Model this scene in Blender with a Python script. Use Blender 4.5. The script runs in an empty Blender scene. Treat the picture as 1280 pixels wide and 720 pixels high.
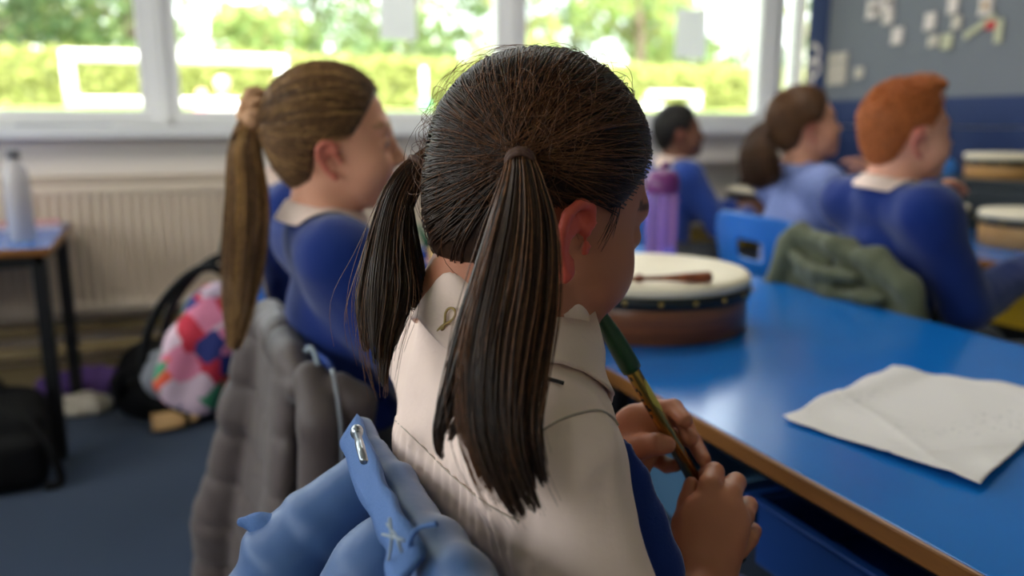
import bpy, bmesh, math, random
import numpy as np
from mathutils import Vector, Matrix, Euler
SC = bpy.context.scene
COL = SC.collection
random.seed(4)

# ------------------------------------------------------------------ camera numbers
F = 1035.0
PITCH = math.atan(208 / F)
YAW = math.radians(22.6)
CAM = np.array([0, 0, 1.0])
_R0 = np.array([math.cos(YAW), -math.sin(YAW), 0])
_FW = np.array([math.sin(YAW) * math.cos(PITCH), math.cos(YAW) * math.cos(PITCH), -math.sin(PITCH)])
_UP = np.cross(_R0, _FW)

def atd(x, y, d):
    return CAM + (_R0 * (x - 640) / F + _UP * (360 - y) / F + _FW) * d

def S(*v):
    return np.array(v, float)

# ------------------------------------------------------------------ object helpers
MW = {}

def tag(o, label=None, cat=None, group=None, kind=None):
    if label: o['label'] = label
    if cat: o['category'] = cat
    if group: o['group'] = group
    if kind: o['kind'] = kind
    return o

def _mat4(loc, rot):
    return Matrix.Translation(Vector([float(a) for a in loc])) @ Euler([float(a) for a in rot]).to_matrix().to_4x4()

def thing(name, loc=(0, 0, 0), rot=(0, 0, 0), label=None, cat=None, group=None, kind=None):
    o = bpy.data.objects.new(name, None)
    o.empty_display_size = .05
    COL.objects.link(o)
    o.location = [float(a) for a in loc]
    o.rotation_euler = [float(a) for a in rot]
    MW[o.name] = _mat4(loc, rot)
    return tag(o, label, cat, group, kind)

def np_mesh(name, V, faces, smooth=True, col=None):
    """V (n,3); faces: (m,k) array or list of tuples"""
    me = bpy.data.meshes.new(name)
    V = np.asarray(V, np.float32)
    if isinstance(faces, np.ndarray):
        m, k = faces.shape
        me.vertices.add(len(V)); me.vertices.foreach_set('co', V.ravel())
        me.loops.add(m * k); me.loops.foreach_set('vertex_index', faces.astype(np.int32).ravel())
        me.polygons.add(m)
        me.polygons.foreach_set('loop_start', np.arange(0, m * k, k, dtype=np.int32))
        me.polygons.foreach_set('loop_total', np.full(m, k, np.int32))
        me.update(calc_edges=True)
    else:
        me.from_pydata([tuple(map(float, v)) for v in V], [], faces)
    if smooth:
        me.polygons.foreach_set('use_smooth', np.ones(len(me.polygons), bool))
    if col is not None:
        a = me.color_attributes.new('Col', 'FLOAT_COLOR', 'POINT')
        c = np.ones((len(V), 4), np.float32); c[:, :3] = col
        a.data.foreach_set('color', c.ravel())
    return me

def part(name, me, mat, parent=None, world=False, loc=(0, 0, 0), rot=(0, 0, 0), bevel=0, subsurf=0, solid=0, bseg=2, label=None, wn=False):
    o = bpy.data.objects.new(name, me)
    COL.objects.link(o)
    if mat is not None:
        for m in (mat if isinstance(mat, (list, tuple)) else [mat]):
            me.materials.append(m)
    loc = [float(a) for a in loc]; rot = [float(a) for a in rot]
    o.location = loc; o.rotation_euler = rot
    if parent is not None:
        o.parent = parent
        if world:
            o.matrix_parent_inverse = MW[parent.name].inverted()
            MW[o.name] = _mat4(loc, rot)
        else:
            MW[o.name] = MW[parent.name] @ _mat4(loc, rot)
    else:
        MW[o.name] = _mat4(loc, rot)
    if solid:
        m = o.modifiers.new('so', 'SOLIDIFY'); m.thickness = solid; m.offset = 0
    if bevel:
        m = o.modifiers.new('bv', 'BEVEL'); m.width = bevel; m.segments = bseg; m.limit_method = 'ANGLE'; m.angle_limit = .6
        m.harden_normals = False
    if subsurf:
        m = o.modifiers.new('ss', 'SUBSURF'); m.levels = subsurf; m.render_levels = subsurf
    if label: o['label'] = label
    return o

def copy_tree(o, parent=None):
    kids = list(o.children)
    c = o.copy(); COL.objects.link(c)
    if parent is not None: c.parent = parent
    for k in kids: copy_tree(k, c)
    return c

class MB:
    """collects simple shapes; .me(name) makes ONE mesh"""
    def __init__(s): s.v = []; s.f = []
    def add(s, V, Fs):
        n = len(s.v); s.v += [tuple(map(float, p)) for p in V]
        s.f += [tuple(i + n for i in f) for f in Fs]; return s
    def box(s, lo, hi, M=None):
        (a, b, c), (d, e, f) = lo, hi
        V = [(a, b, c), (d, b, c), (d, e, c), (a, e, c), (a, b, f), (d, b, f), (d, e, f), (a, e, f)]
        if M is not None: V = [M @ Vector(p) for p in V]
        return s.add(V, [(0, 3, 2, 1), (4, 5, 6, 7), (0, 1, 5, 4), (1, 2, 6, 5), (2, 3, 7, 6), (3, 0, 4, 7)])
    def tube(s, pts, r, seg=10, cap=True, closed=False):
        P = [np.array(p, float) for p in pts]; n = len(P)
        rr = r if hasattr(r, '__len__') else [r] * n
        V = []; prev = None
        for i in range(n):
            if closed: t = P[(i + 1) % n] - P[i - 1]
            else: t = P[min(i + 1, n - 1)] - P[max(i - 1, 0)]
            t = t / (np.linalg.norm(t) + 1e-9)
            if prev is None:
                a = np.cross(t, [0, 0, 1.]);
                if np.linalg.norm(a) < .05: a = np.cross(t, [1., 0, 0])
            else: a = prev - t * (prev @ t)
            a /= np.linalg.norm(a) + 1e-9; prev = a; b = np.cross(t, a)
            for k in range(seg):
                q = 2 * math.pi * k / seg
                V.append(P[i] + (a * math.cos(q) + b * math.sin(q)) * rr[i])
        Fs = []
        for i in range(n if closed else n - 1):
            j = (i + 1) % n
            for k in range(seg):
                l = (k + 1) % seg
                Fs.append((i * seg + k, i * seg + l, j * seg + l, j * seg + k))
        if cap and not closed:
            Fs.append(tuple(range(seg - 1, -1, -1))); Fs.append(tuple((n - 1) * seg + k for k in range(seg)))
        return s.add(V, Fs)
    def lathe(s, prof, seg=32, M=None, cap=True):
        V = []; n = len(prof)
        for (r, z) in prof:
            for k in range(seg):
                q = 2 * math.pi * k / seg
                V.append((r * math.cos(q), r * math.sin(q), z))
        if M is not None: V = [M @ Vector(p) for p in V]
        Fs = [(i * seg + k, i * seg + (k + 1) % seg, (i + 1) * seg + (k + 1) % seg, (i + 1) * seg + k) for i in range(n - 1) for k in range(seg)]
        if cap: Fs += [tuple(range(seg - 1, -1, -1)), tuple((n - 1) * seg + k for k in range(seg))]
        return s.add(V, Fs)
    def grid(s, fn, nu, nv, skip=None):
        V = [fn(i / nu, j / nv) for j in range(nv + 1) for i in range(nu + 1)]
        Fs = []
        for j in range(nv):
            for i in range(nu):
                if skip and skip((i + .5) / nu, (j + .5) / nv): continue
                a = j * (nu + 1) + i
                Fs.append((a, a + 1, a + nu + 2, a + nu + 1))
        return s.add(V, Fs)
    def ball(s, c, r, seg=14, rings=9):
        r = r if hasattr(r, '__len__') else (r, r, r)
        prof = [(math.sin(math.pi * i / rings), -math.cos(math.pi * i / rings)) for i in range(rings + 1)]
        M = Matrix.Translation(Vector([float(a) for a in c])) @ Matrix.Diagonal((r[0], r[1], r[2], 1))
        return s.lathe([(max(a, 1e-4), b) for a, b in prof], seg, M, cap=True)
    def me(s, name, smooth=False):
        me = bpy.data.meshes.new(name); me.from_pydata(s.v, [], s.f)
        if smooth: me.polygons.foreach_set('use_smooth', np.ones(len(me.polygons), bool))
        me.update(); return me

# ------------------------------------------------------------------ materials
def srgb(r, g, b):
    f = lambda c: (c / 255 / 12.92) if c / 255 <= .04045 else ((c / 255 + .055) / 1.055) ** 2.4
    return (f(r), f(g), f(b), 1)

def mat(name, rgb, rough=.6, metal=0., spec=.5, var=None, bump=None, sheen=0, coat=0, sss=0, trans=0, col=False, aniso_scale=None, alpha=1):
    m = bpy.data.materials.new(name); m.use_nodes = True
    nt = m.node_tree; b = nt.nodes['Principled BSDF']
    c = srgb(*rgb)
    b.inputs['Base Color'].default_value = c
    b.inputs['Roughness'].default_value = rough
    b.inputs['Metallic'].default_value = metal
    b.inputs['Specular IOR Level'].default_value = spec
    if sheen: b.inputs['Sheen Weight'].default_value = sheen; b.inputs['Sheen Roughness'].default_value = .5
    if coat: b.inputs['Coat Weight'].default_value = coat; b.inputs['Coat Roughness'].default_value = .15
    if sss:
        b.inputs['Subsurface Weight'].default_value = sss
        b.inputs['Subsurface Radius'].default_value = (1, .35, .2); b.inputs['Subsurface Scale'].default_value = .006
    if trans: b.inputs['Transmission Weight'].default_value = trans
    tc = nt.nodes.new('ShaderNodeTexCoord')
    mp = nt.nodes.new('ShaderNodeMapping'); nt.links.new(tc.outputs['Object'], mp.inputs['Vector'])
    if aniso_scale: mp.inputs['Scale'].default_value = aniso_scale
    src = None
    if col:
        a = nt.nodes.new('ShaderNodeVertexColor'); a.layer_name = 'Col'; src = a.outputs['Color']
        nt.links.new(src, b.inputs['Base Color'])
    if var:
        sc, amt = var
        n = nt.nodes.new('ShaderNodeTexNoise'); n.inputs['Scale'].default_value = sc; n.inputs['Detail'].default_value = 5
        nt.links.new(mp.outputs['Vector'], n.inputs['Vector'])
        rp = nt.nodes.new('ShaderNodeMapRange'); rp.inputs['From Min'].default_value = .3; rp.inputs['From Max'].default_value = .7
        rp.inputs['To Min'].default_value = 1 - amt; rp.inputs['To Max'].default_value = 1 + amt
        nt.links.new(n.outputs['Fac'], rp.inputs['Value'])
        mx = nt.nodes.new('ShaderNodeMix'); mx.data_type = 'RGBA'; mx.blend_type = 'MULTIPLY'; mx.inputs['Factor'].default_value = 1
        if src: nt.links.new(src, mx.inputs[6])
        else: mx.inputs[6].default_value = c
        nt.links.new(rp.outputs['Result'], mx.inputs[7])
        nt.links.new(mx.outputs[2], b.inputs['Base Color'])
    if bump:
        sc, st = bump[:2]
        n = nt.nodes.new('ShaderNodeTexNoise'); n.inputs['Scale'].default_value = sc; n.inputs['Detail'].default_value = 4
        nt.links.new(mp.outputs['Vector'], n.inputs['Vector'])
        bp = nt.nodes.new('ShaderNodeBump'); bp.inputs['Strength'].default_value = st; bp.inputs['Distance'].default_value = bump[2] if len(bump) > 2 else .002
        nt.links.new(n.outputs['Fac'], bp.inputs['Height']); nt.links.new(bp.outputs['Normal'], b.inputs['Normal'])
    return m

def wood(name, c1, c2, scale, dirscale, rough=.45):
    m = mat(name, c1, rough)
    nt = m.node_tree; b = nt.nodes['Principled BSDF']
    tc = nt.nodes.new('ShaderNodeTexCoord'); mp = nt.nodes.new('ShaderNodeMapping')
    mp.inputs['Scale'].default_value = dirscale
    n = nt.nodes.new('ShaderNodeTexNoise'); n.inputs['Scale'].default_value = scale; n.inputs['Detail'].default_value = 6; n.inputs['Roughness'].default_value = .65
    r = nt.nodes.new('ShaderNodeValToRGB'); r.color_ramp.elements[0].position = .35; r.color_ramp.elements[1].position = .68
    r.color_ramp.elements[0].color = srgb(*c1); r.color_ramp.elements[1].color = srgb(*c2)
    nt.links.new(tc.outputs['Object'], mp.inputs['Vector']); nt.links.new(mp.outputs['Vector'], n.inputs['Vector'])
    nt.links.new(n.outputs['Fac'], r.inputs['Fac']); nt.links.new(r.outputs['Color'], b.inputs['Base Color'])
    return m

def glassmat(name, tint, gloss):
    m = bpy.data.materials.new(name); m.use_nodes = True
    nt = m.node_tree; nt.nodes.clear()
    o = nt.nodes.new('ShaderNodeOutputMaterial'); t = nt.nodes.new('ShaderNodeBsdfTransparent'); g = nt.nodes.new('ShaderNodeBsdfGlossy')
    mx = nt.nodes.new('ShaderNodeMixShader'); fr = nt.nodes.new('ShaderNodeFresnel'); fr.inputs['IOR'].default_value = gloss
    t.inputs['Color'].default_value = (*tint, 1); g.inputs['Roughness'].default_value = .02
    nt.links.new(fr.outputs['Fac'], mx.inputs['Fac']); nt.links.new(t.outputs[0], mx.inputs[1]); nt.links.new(g.outputs[0], mx.inputs[2])
    nt.links.new(mx.outputs[0], o.inputs['Surface'])
    return m

# ------------------------------------------------------------------ signed distance modelling
def smin(a, b, k):
    if k <= 0: return np.minimum(a, b)
    h = np.maximum(k - np.abs(a - b), 0) / k
    return np.minimum(a, b) - h * h * k * .25

def smax(a, b, k): return -smin(-a, -b, k)

def ell(c, r, R=None):
    c = np.array(c, float); r = np.array(r, float)
    def f(P):
        q = P - c
        if R is not None: q = q @ R
        q1 = q / r; k0 = np.sqrt((q1 * q1).sum(1)) + 1e-9
        q2 = q1 / r; k1 = np.sqrt((q2 * q2).sum(1)) + 1e-9
        return k0 * (k0 - 1) / k1
    return f

def cap(a, b, ra, rb=None):
    a = np.array(a, float); b = np.array(b, float); rb = ra if rb is None else rb
    ba = b - a; L2 = ba @ ba + 1e-12
    def f(P):
        v = P - a; h = np.clip(v @ ba / L2, 0, 1)
        w = v - h[:, None] * ba
        return np.sqrt((w * w).sum(1)) - (ra + (rb - ra) * h)
    return f

def ecap(a, b, ra, rb, side, flat):
    """capsule whose cross-section is an ellipse: half width r along side, r*flat across it"""
    a = np.array(a, float); b = np.array(b, float); ba = b - a; L2 = ba @ ba + 1e-12
    ax = ba / math.sqrt(L2); side = np.array(side, float); side = side - ax * (side @ ax); side /= np.linalg.norm(side)
    n = np.cross(ax, side); g = 1 / flat - 1
    def f(P):
        v = P - a; h = np.clip(v @ ba / L2, 0, 1)
        w = v - h[:, None] * ba
        w = w + (w @ n)[:, None] * n * g
        return (np.sqrt((w * w).sum(1)) - (ra + (rb - ra) * h)) * (.4 + .6 * flat)
    return f

def chain(pts, rs, k=.0):
    fs = [cap(pts[i], pts[i + 1], rs[i], rs[i + 1]) for i in range(len(pts) - 1)]
    def f(P):
        d = fs[0](P)
        for g in fs[1:]: d = smin(d, g(P), k)
        return d
    return f

def rbox(c, h, r, R=None):
    c = np.array(c, float); h = np.array(h, float) - r
    def f(P):
        q = P - c
        if R is not None: q = q @ R
        q = np.abs(q) - h
        return np.sqrt((np.maximum(q, 0) ** 2).sum(1)) + np.minimum(q.max(1), 0) - r
    return f

def halfspace(p, n):
    p = np.array(p, float); n = np.array(n, float); n /= np.linalg.norm(n)
    return lambda P: (P - p) @ n

def fold(items, P, disp=None):
    d = np.full(len(P), 9.)
    for kind, f, k in items:
        v = f(P)
        if kind == 'U': d = smin(d, v, k)
        elif kind == 'C': d = smax(d, -v, k)
        else: d = smax(d, v, k)
    if disp is not None: d = d + disp(P)
    return d

def sdf_mesh(name, items, lo, hi, h, disp=None, colfn=None, B=12, pad=.004, relax=1):
    lo = np.array(lo, float); hi = np.array(hi, float)
    nb = np.ceil((hi - lo) / (h * B)).astype(int)
    n = nb * B
    D = np.empty(n, np.float32)
    ctr = np.stack(np.meshgrid(*[lo[i] + (np.arange(nb[i]) * B + (B - 1) / 2) * h for i in range(3)], indexing='ij'), -1).reshape(-1, 3)
    vals = [f(ctr) for _, f, _ in items]
    rb = B * h * .87 * 1.35 + pad
    d = np.full(len(ctr), 9.)
    for (kind, f, k), v in zip(items, vals):
        d = smin(d, v, k) if kind == 'U' else (smax(d, -v, k) if kind == 'C' else smax(d, v, k))
    loc = np.stack(np.meshgrid(*[np.arange(B)] * 3, indexing='ij'), -1).reshape(-1, 3) * h
    near = np.abs(d) < rb
    # unions can be near even where a later cut decides the sign
    Dv = D.reshape(nb[0], B, nb[1], B, nb[2], B)
    ijk = np.stack(np.unravel_index(np.arange(len(ctr)), nb), 1)
    for b in range(len(ctr)):
        i, j, k_ = ijk[b]
        if not near[b]:
            Dv[i, :, j, :, k_, :] = d[b]; continue
        act = []
        for (kind, f, k), v in zip(items, vals):
            x = v[b]
            if kind == 'U' and x < rb + k: act.append((kind, f, k))
            elif kind == 'C' and x < rb + k: act.append((kind, f, k))
            elif kind == 'I' and x > -(rb + k): act.append((kind, f, k))
        P = loc + (lo + np.array([i, j, k_]) * B * h)
        Dv[i, :, j, :, k_, :] = fold(act, P, disp).reshape(B, B, B)
    D[0, :, :] = 1; D[-1, :, :] = 1; D[:, 0, :] = 1; D[:, -1, :] = 1; D[:, :, 0] = 1; D[:, :, -1] = 1
    s = D < 0
    cnt = np.zeros(n - 1, np.int8)
    for a in (0, 1):
        for b in (0, 1):
            for c in (0, 1):
                cnt += s[a:n[0] - 1 + a, b:n[1] - 1 + b, c:n[2] - 1 + c]
    act = (cnt > 0) & (cnt < 8)
    idx = np.argwhere(act)
    vid = np.full(n - 1, -1, np.int32); vid[act] = np.arange(len(idx))
    acc = np.zeros((len(idx), 3)); w = np.zeros(len(idx))
    cor = [(a, b, c) for a in (0, 1) for b in (0, 1) for c in (0, 1)]
    for A in cor:
        for ax in range(3):
            if A[ax]: continue
            Bc = list(A); Bc[ax] = 1
            da = D[idx[:, 0] + A[0], idx[:, 1] + A[1], idx[:, 2] + A[2]].astype(float)
            db = D[idx[:, 0] + Bc[0], idx[:, 1] + Bc[1], idx[:, 2] + Bc[2]].astype(float)
            m = (da < 0) != (db < 0)
            t = np.where(m, da / np.where(m, da - db, 1), 0)
            p = np.tile(np.array(A, float), (len(idx), 1)); p[:, ax] = t
            acc[m] += p[m]; w[m] += 1
    V = lo + (idx + acc / w[:, None]) * h
    quads = []
    for ax in range(3):
        u, v = [(1, 2), (2, 0), (0, 1)][ax]
        sl = [slice(1, n[i] - 1) for i in range(3)]
        sl2 = list(sl); sl[ax] = slice(0, n[ax] - 1); sl2[ax] = slice(1, n[ax])
        s0 = s[tuple(sl)]; s1 = s[tuple(sl2)]
        e = np.argwhere(s0 != s1)
        if not len(e): continue
        off = np.ones(3, int); off[ax] = 0
        e = e + off
        def cell(du, dv):
            q = e.copy(); q[:, u] -= du; q[:, v] -= dv
            return vid[q[:, 0], q[:, 1], q[:, 2]]
        Q = np.stack([cell(1, 1), cell(0, 1), cell(0, 0), cell(1, 0)], 1)
        flip = ~s[e[:, 0], e[:, 1], e[:, 2]]
        Q[flip] = Q[flip][:, ::-1]
        quads.append(Q)
    Q = np.concatenate(quads)
    for _ in range(relax):
        sm = np.zeros_like(V); ct = np.zeros(len(V))
        for a in range(4):
            np.add.at(sm, Q[:, a], V[Q[:, (a + 1) % 4]]); np.add.at(ct, Q[:, a], 1)
        V = V * .5 + .5 * sm / np.maximum(ct, 1)[:, None]
    return np_mesh(name, V, Q, True, colfn(V) if colfn else None)

def bounds(*pts, pad=.1):
    P = np.array(pts); return P.min(0) - pad, P.max(0) + pad

def waves(seed, freq, amp, stretch=(1, 1, 1), n=5):
    r = np.random.RandomState(seed); K = r.normal(size=(n, 3)) * freq * np.array(stretch); ph = r.uniform(0, 6.28, n)
    K2 = r.normal(size=(2, 3)) * freq * .5
    def f(P):
        wv = np.sin(P @ K2[0]) + np.sin(P @ K2[1] + 1)
        d = 0
        for i in range(n): d = d + np.sin(P @ K[i] + ph[i] + wv * 1.3)
        return d * amp / n
    return f

# ------------------------------------------------------------------ strands of hair as fine tubes in one mesh
def strands(name, paths, r0, r1=None, sides=3):
    """paths (n,m,3) -> mesh of thin tapering tubes"""
    P = np.asarray(paths, float); n, m, _ = P.shape
    T = np.gradient(P, axis=1); T /= np.linalg.norm(T, axis=2, keepdims=True) + 1e-9
    ref = np.array([.31, .17, .93]); A = np.cross(T, ref); A /= np.linalg.norm(A, axis=2, keepdims=True) + 1e-9
    Bv = np.cross(T, A)
    r1 = r0 * .45 if r1 is None else r1
    t = np.linspace(0, 1, m); rad = r0 + (r1 - r0) * np.clip((t - .55) / .45, 0, 1)
    V = np.empty((n, m, sides, 3))
    for k in range(sides):
        q = 2 * math.pi * k / sides
        V[:, :, k] = P + (A * math.cos(q) + Bv * math.sin(q)) * rad[None, :, None]
    base = (np.arange(n) * m * sides)[:, None, None]
    i = np.arange(m - 1)[None, :, None] * sides; k = np.arange(sides)[None, None, :]; k2 = (k + 1) % sides
    a = base + i + k; b = base + i + k2; c = base + i + sides + k2; d = base + i + sides + k
    Q = np.stack([a, b, c, d], -1).reshape(-1, 4)
    return V.reshape(-1, 3), Q

def merge(parts):
    Vs, Qs, n = [], [], 0
    for V, Q in parts:
        Vs.append(V); Qs.append(Q + n); n += len(V)
    return np.concatenate(Vs), np.concatenate(Qs)

def catmull(pts, m):
    P = np.array(pts, float); n = len(P)
    out = []
    for t in np.linspace(0, n - 1 - 1e-6, m):
        i = int(t); f = t - i
        p0 = P[max(i - 1, 0)]; p1 = P[i]; p2 = P[min(i + 1, n - 1)]; p3 = P[min(i + 2, n - 1)]
        out.append(.5 * ((2 * p1) + (-p0 + p2) * f + (2 * p0 - 5 * p1 + 4 * p2 - p3) * f * f + (-p0 + 3 * p1 - 3 * p2 + p3) * f ** 3))
    return np.array(out)

def tail(guide, rads, n, sr, seed, m=22, wild=.0, spread=.0, side=(1, 0, 0), flat=1., tmin=.8):
    r = np.random.RandomState(seed)
    G = catmull(guide, m); Rd = catmull(np.array(rads)[:, None], m)[:, 0]
    T = np.gradient(G, axis=0); T /= np.linalg.norm(T, axis=1)[:, None]
    sd = np.array(side, float); A = sd - T * (T @ sd)[:, None]; A /= np.linalg.norm(A, axis=1)[:, None]; Bv = np.cross(T, A)
    ang = r.uniform(0, 2 * np.pi, n); rad = np.sqrt(r.uniform(0.15, 1, n))
    tw = r.normal(0, .25, n)
    paths = np.empty((n, m, 3)); t = np.linspace(0, 1, m)
    tend = r.uniform(tmin, 1, n) ** .6
    for i in range(n):
        tt = t * tend[i] * (m - 1)
        lo = np.clip(tt.astype(int), 0, m - 2); fr = (tt - lo)[:, None]
        g = G[lo] * (1 - fr) + G[lo + 1] * fr; a = A[lo] * (1 - fr) + A[lo + 1] * fr; b = Bv[lo] * (1 - fr) + Bv[lo + 1] * fr
        rr = (Rd[lo] * (1 - fr[:, 0]) + Rd[lo + 1] * fr[:, 0])
        ph = ang[i] + tw[i] * t
        k = rad[i] * (1 + wild * r.normal() * t ** 2)
        paths[i] = g + a * (np.cos(ph) * rr * k)[:, None] + b * (np.sin(ph) * rr * k * flat)[:, None]
        paths[i] += np.sin(t * r.uniform(3, 9) + r.uniform(0, 6))[:, None] * r.normal(0, 1, 3) * .0012 * (.3 + spread) * t[:, None]
    return paths, (G, Rd)
# ================================================================== THE ROOM
M_wall = mat('cream_paint', (230, 220, 212), .8, bump=(60, .05))
M_white = mat('white_upvc', (238, 237, 240), .4)
M_ceil = mat('ceiling_tile', (225, 224, 220), .9, bump=(90, .2))
M_carpet = mat('blue_carpet', (18, 44, 74), .95, spec=.1, var=(240, .35), bump=(500, .8, .004), sheen=.2)
M_tan = mat('tan_gloss_paint', (172, 150, 108), .45)
M_rad = mat('radiator_enamel', (222, 204, 186), .45)
M_pane = glassmat('window_glass', (.93, .95, .94), 1.25)
M_bluelam = mat('blue_laminate', (12, 110, 198), .2, spec=.8, var=(6, .05), bump=(700, .03, .0005))
M_lip = wood('brown_lipping', (122, 78, 36), (158, 104, 52), 3, (3, .6, 6), .4)
M_black = mat('black_metal', (18, 18, 20), .4)
M_steel = mat('grey_metal', (150, 152, 156), .35, metal=.9)
M_chair = mat('blue_polypropylene', (18, 104, 190), .38, bump=(900, .1, .0006))
M_chairnavy = mat('royal_polypropylene', (26, 66, 150), .4, bump=(900, .1, .0006))

XR, YW, XL, YB, ZC = 3.07, 3.45, -2.9, -2.9, 2.62

def struct(name, mb, m, parent=None, bevel=0):
    o = part(name, mb.me(name), m, parent, bevel=bevel)
    if parent is None: o['kind'] = 'structure'
    return o

struct('floor', MB().box((XL - .2, YB - .2, -.12), (XR + .2, YW + .25, 0)), M_carpet)
struct('ceiling', MB().box((XL - .2, YB - .2, ZC), (XR + .2, YW + .3, ZC + .2)), M_ceil)
ZS, ZH = .985, 2.3            # window sill and head heights
MUL = [-2.88, -1.43, .01, 1.45, 2.87]
w = MB()
w.box((XL - .2, YW, 0), (XR + .2, YW + .25, ZS)); w.box((XL - .2, YW, ZH), (XR + .2, YW + .25, ZC))
struct('wall_front', w, M_wall)
struct('wall_right', MB().box((XR, YB - .2, 0), (XR + .2, YW, ZC)), M_wall)
w = MB(); w.box((XL - .2, YB - .2, 0), (XL, YW, 1.0)); w.box((XL - .2, YB - .2, 2.35), (XL, YW, ZC))
for a, b in ((YB - .2, -2.3), (-.1, .2), (2.6, YW)): w.box((XL - .2, a, 1.0), (XL, b, 2.35))
struct('wall_left', w, M_wall)
# the left wall has its own band of windows, out of frame
struct('wall_back', MB().box((XL, YB - .2, 0), (XR, YB, ZC)), M_wall)
struct('trim_1', MB().box((XL, YW - .10, .805), (XR, YW, .94)), M_wall, bevel=.006)
struct('trim_2', MB().box((XL, YW - .16, .94), (XR, YW + .08, ZS), ), M_white, bevel=.008)
struct('baseboard_front', MB().box((XL, YW - .02, 0), (XR, YW, .11)), M_tan, bevel=.004)
struct('baseboard_right', MB().box((XR - .02, YB, 0), (XR, YW - .02, .11)), M_tan, bevel=.004)

def window(n, x0, x1, y, z0, z1, fw=.058, depth=.07):
    f = MB()
    f.box((x0, y, z0), (x1, y + depth, z0 + fw)); f.box((x0, y, z1 - fw), (x1, y + depth, z1))
    f.box((x0, y, z0 + fw), (x0 + fw, y + depth, z1 - fw)); f.box((x1 - fw, y, z0 + fw), (x1, y + depth, z1 - fw))
    o = struct('window_%d' % n, f, M_white, bevel=.006)
    part('window_pane', MB().box((x0 + fw - .002, y + .03, z0 + fw - .002), (x1 - fw + .002, y + .036, z1 - fw + .002)).me('window_pane'), M_pane, o)
    return o
for i in range(4):
    window(i + 1, MUL[i] + .012, MUL[i + 1] - .012, YW + .03, ZS, ZH)
window(5, MUL[4] + .012, XR, YW + .03, ZS, ZH)
def window_side(n, y0, y1):
    o = window(n, y0, y1, -.04, 1.0, 2.35)
    o.rotation_euler = (0, 0, math.pi / 2); o.location = (XL - .08, 0, 0); return o
window_side(6, -2.3, -.1); window_side(7, .2, 2.6)
for i, x in enumerate(MUL):
    struct('trim_%d' % (i + 3), MB().box((x - .026, YW + .015, ZS), (x + .026, YW + .11, ZH)), M_white, bevel=.006)

# added ceiling panels, unseen; the window-end row glows to brighten the window wall
M_diff = bpy.data.materials.new('added_fill_glow'); M_diff.use_nodes = True
_b = M_diff.node_tree.nodes['Principled BSDF']; _b.inputs['Emission Color'].default_value = (1, .95, .88, 1); _b.inputs['Emission Strength'].default_value = 4.2
M_off = mat('diffuser_off', (232, 230, 224), .5)
for lx, ly, where in ((-1.5, 2.0, 'at the window end on the left'), (1.3, 2.0, 'above the far drum table'), (-1.5, -.4, 'behind the left desk'), (1.3, -.4, 'above the near blue table'),
               (-1.5, -2.1, 'by the rear wall on the left'), (1.3, -2.1, 'by the rear wall on the right')):
    t = thing('added_panel', (lx, ly, ZC), label='added unseen white ceiling panel ' + where, cat='light', group='added ceiling panels')
    part('panel_frame', MB().box((-.62, -.32, -.03), (.62, -.29, 0)).box((-.62, .29, -.03), (.62, .32, 0)).box((-.62, -.29, -.03), (-.59, .29, 0)).box((.59, -.29, -.03), (.62, .29, 0)).me('panel_frame'), M_white, t)
    part('diffuser', MB().box((-.59, -.29, -.02), (.59, .29, -.012)).me('diffuser'), M_diff if ly > 1 else M_off, t)

# ------------------------------------------------------------------ radiator and pipes
rad = thing('radiator', (.35, YW - .09, .30), label='long cream ribbed panel radiator under the window', cat='radiator')
Lr, Hr = 1.35, .49
def radfn(u, v):
    x = -Lr + 2 * Lr * u; z = Hr * v
    ph = (x / .0333) % 1
    d = .012 * max(0, min(1, (abs(ph - .5) - .16) * 8)) if .09 < v < .91 else .0
    edge = .012 if (v in (0, 1)) else 0
    return (x, -.03 - .012 + d + edge, z)
mb = MB(); mb.grid(radfn, 81 * 6, 24); mb.box((-Lr, -.028, .0), (Lr, .01, Hr))
part('panel', mb.me('panel', False), M_rad, rad)
part('top_grille', MB().box((-Lr, -.045, Hr), (Lr, .05, Hr + .012)).me('top_grille'), M_rad, rad, bevel=.003)
v = MB().tube([(-Lr - .01, -.01, .03), (-Lr - .06, -.01, .03)], .012).tube([(-Lr - .06, -.01, .06), (-Lr - .06, -.01, -.12)], .011)
part('valve', v.me('valve', True), M_white, rad)
for s in (-.8, .8): part('bracket', MB().box((s - .02, .01, .05), (s + .02, .085, Hr - .05)).me('bracket'), M_rad, rad)
for i, (z, r) in enumerate(((.245, .022), (.165, .028))):
    p = MB().tube([(XL, YW - .06, z), (XR - .02, YW - .06, z)], r, 14)
    for x in np.arange(XL + .3, XR, .9): p.box((x - .012, YW - .08, z - r - .004), (x + .012, YW, z + r + .004))
    o = part('heating_pipe', p.me('heating_pipe', True), M_tan)
    tag(o, ('upper', 'lower')[i] + ' tan painted heating pipe along the wall below the radiator', 'pipe', 'heating pipes')

# ------------------------------------------------------------------ notice board on the right wall
M_felt = mat('grey_felt', (114, 118, 128), .9, bump=(300, .3))
M_border = mat('navy_border', (16, 42, 92), .7, var=(40, .12))
M_card = mat('pale_card', (216, 204, 202), .8)
nb = thing('notice_board', (XR, 2.2, 1.0), label='large grey felt notice board with dark blue border on right wall', cat='notice board')
part('felt', MB().box((-.02, -3.4, .1), (-.004, 1.10, 1.4)).me('felt'), M_felt, nb)
b = MB(); b.box((-.026, -3.5, -.02), (-.004, 1.235, .1)); b.box((-.026, 1.10, .1), (-.004, 1.235, 1.4)); b.box((-.026, -3.5, 1.4), (-.004, 1.235, 1.5))
part('border', b.me('border'), M_border, nb)
struct('trim_9', MB().box((XR - .02, YB, .70), (XR - .001, YW, .975)), M_border)

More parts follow.
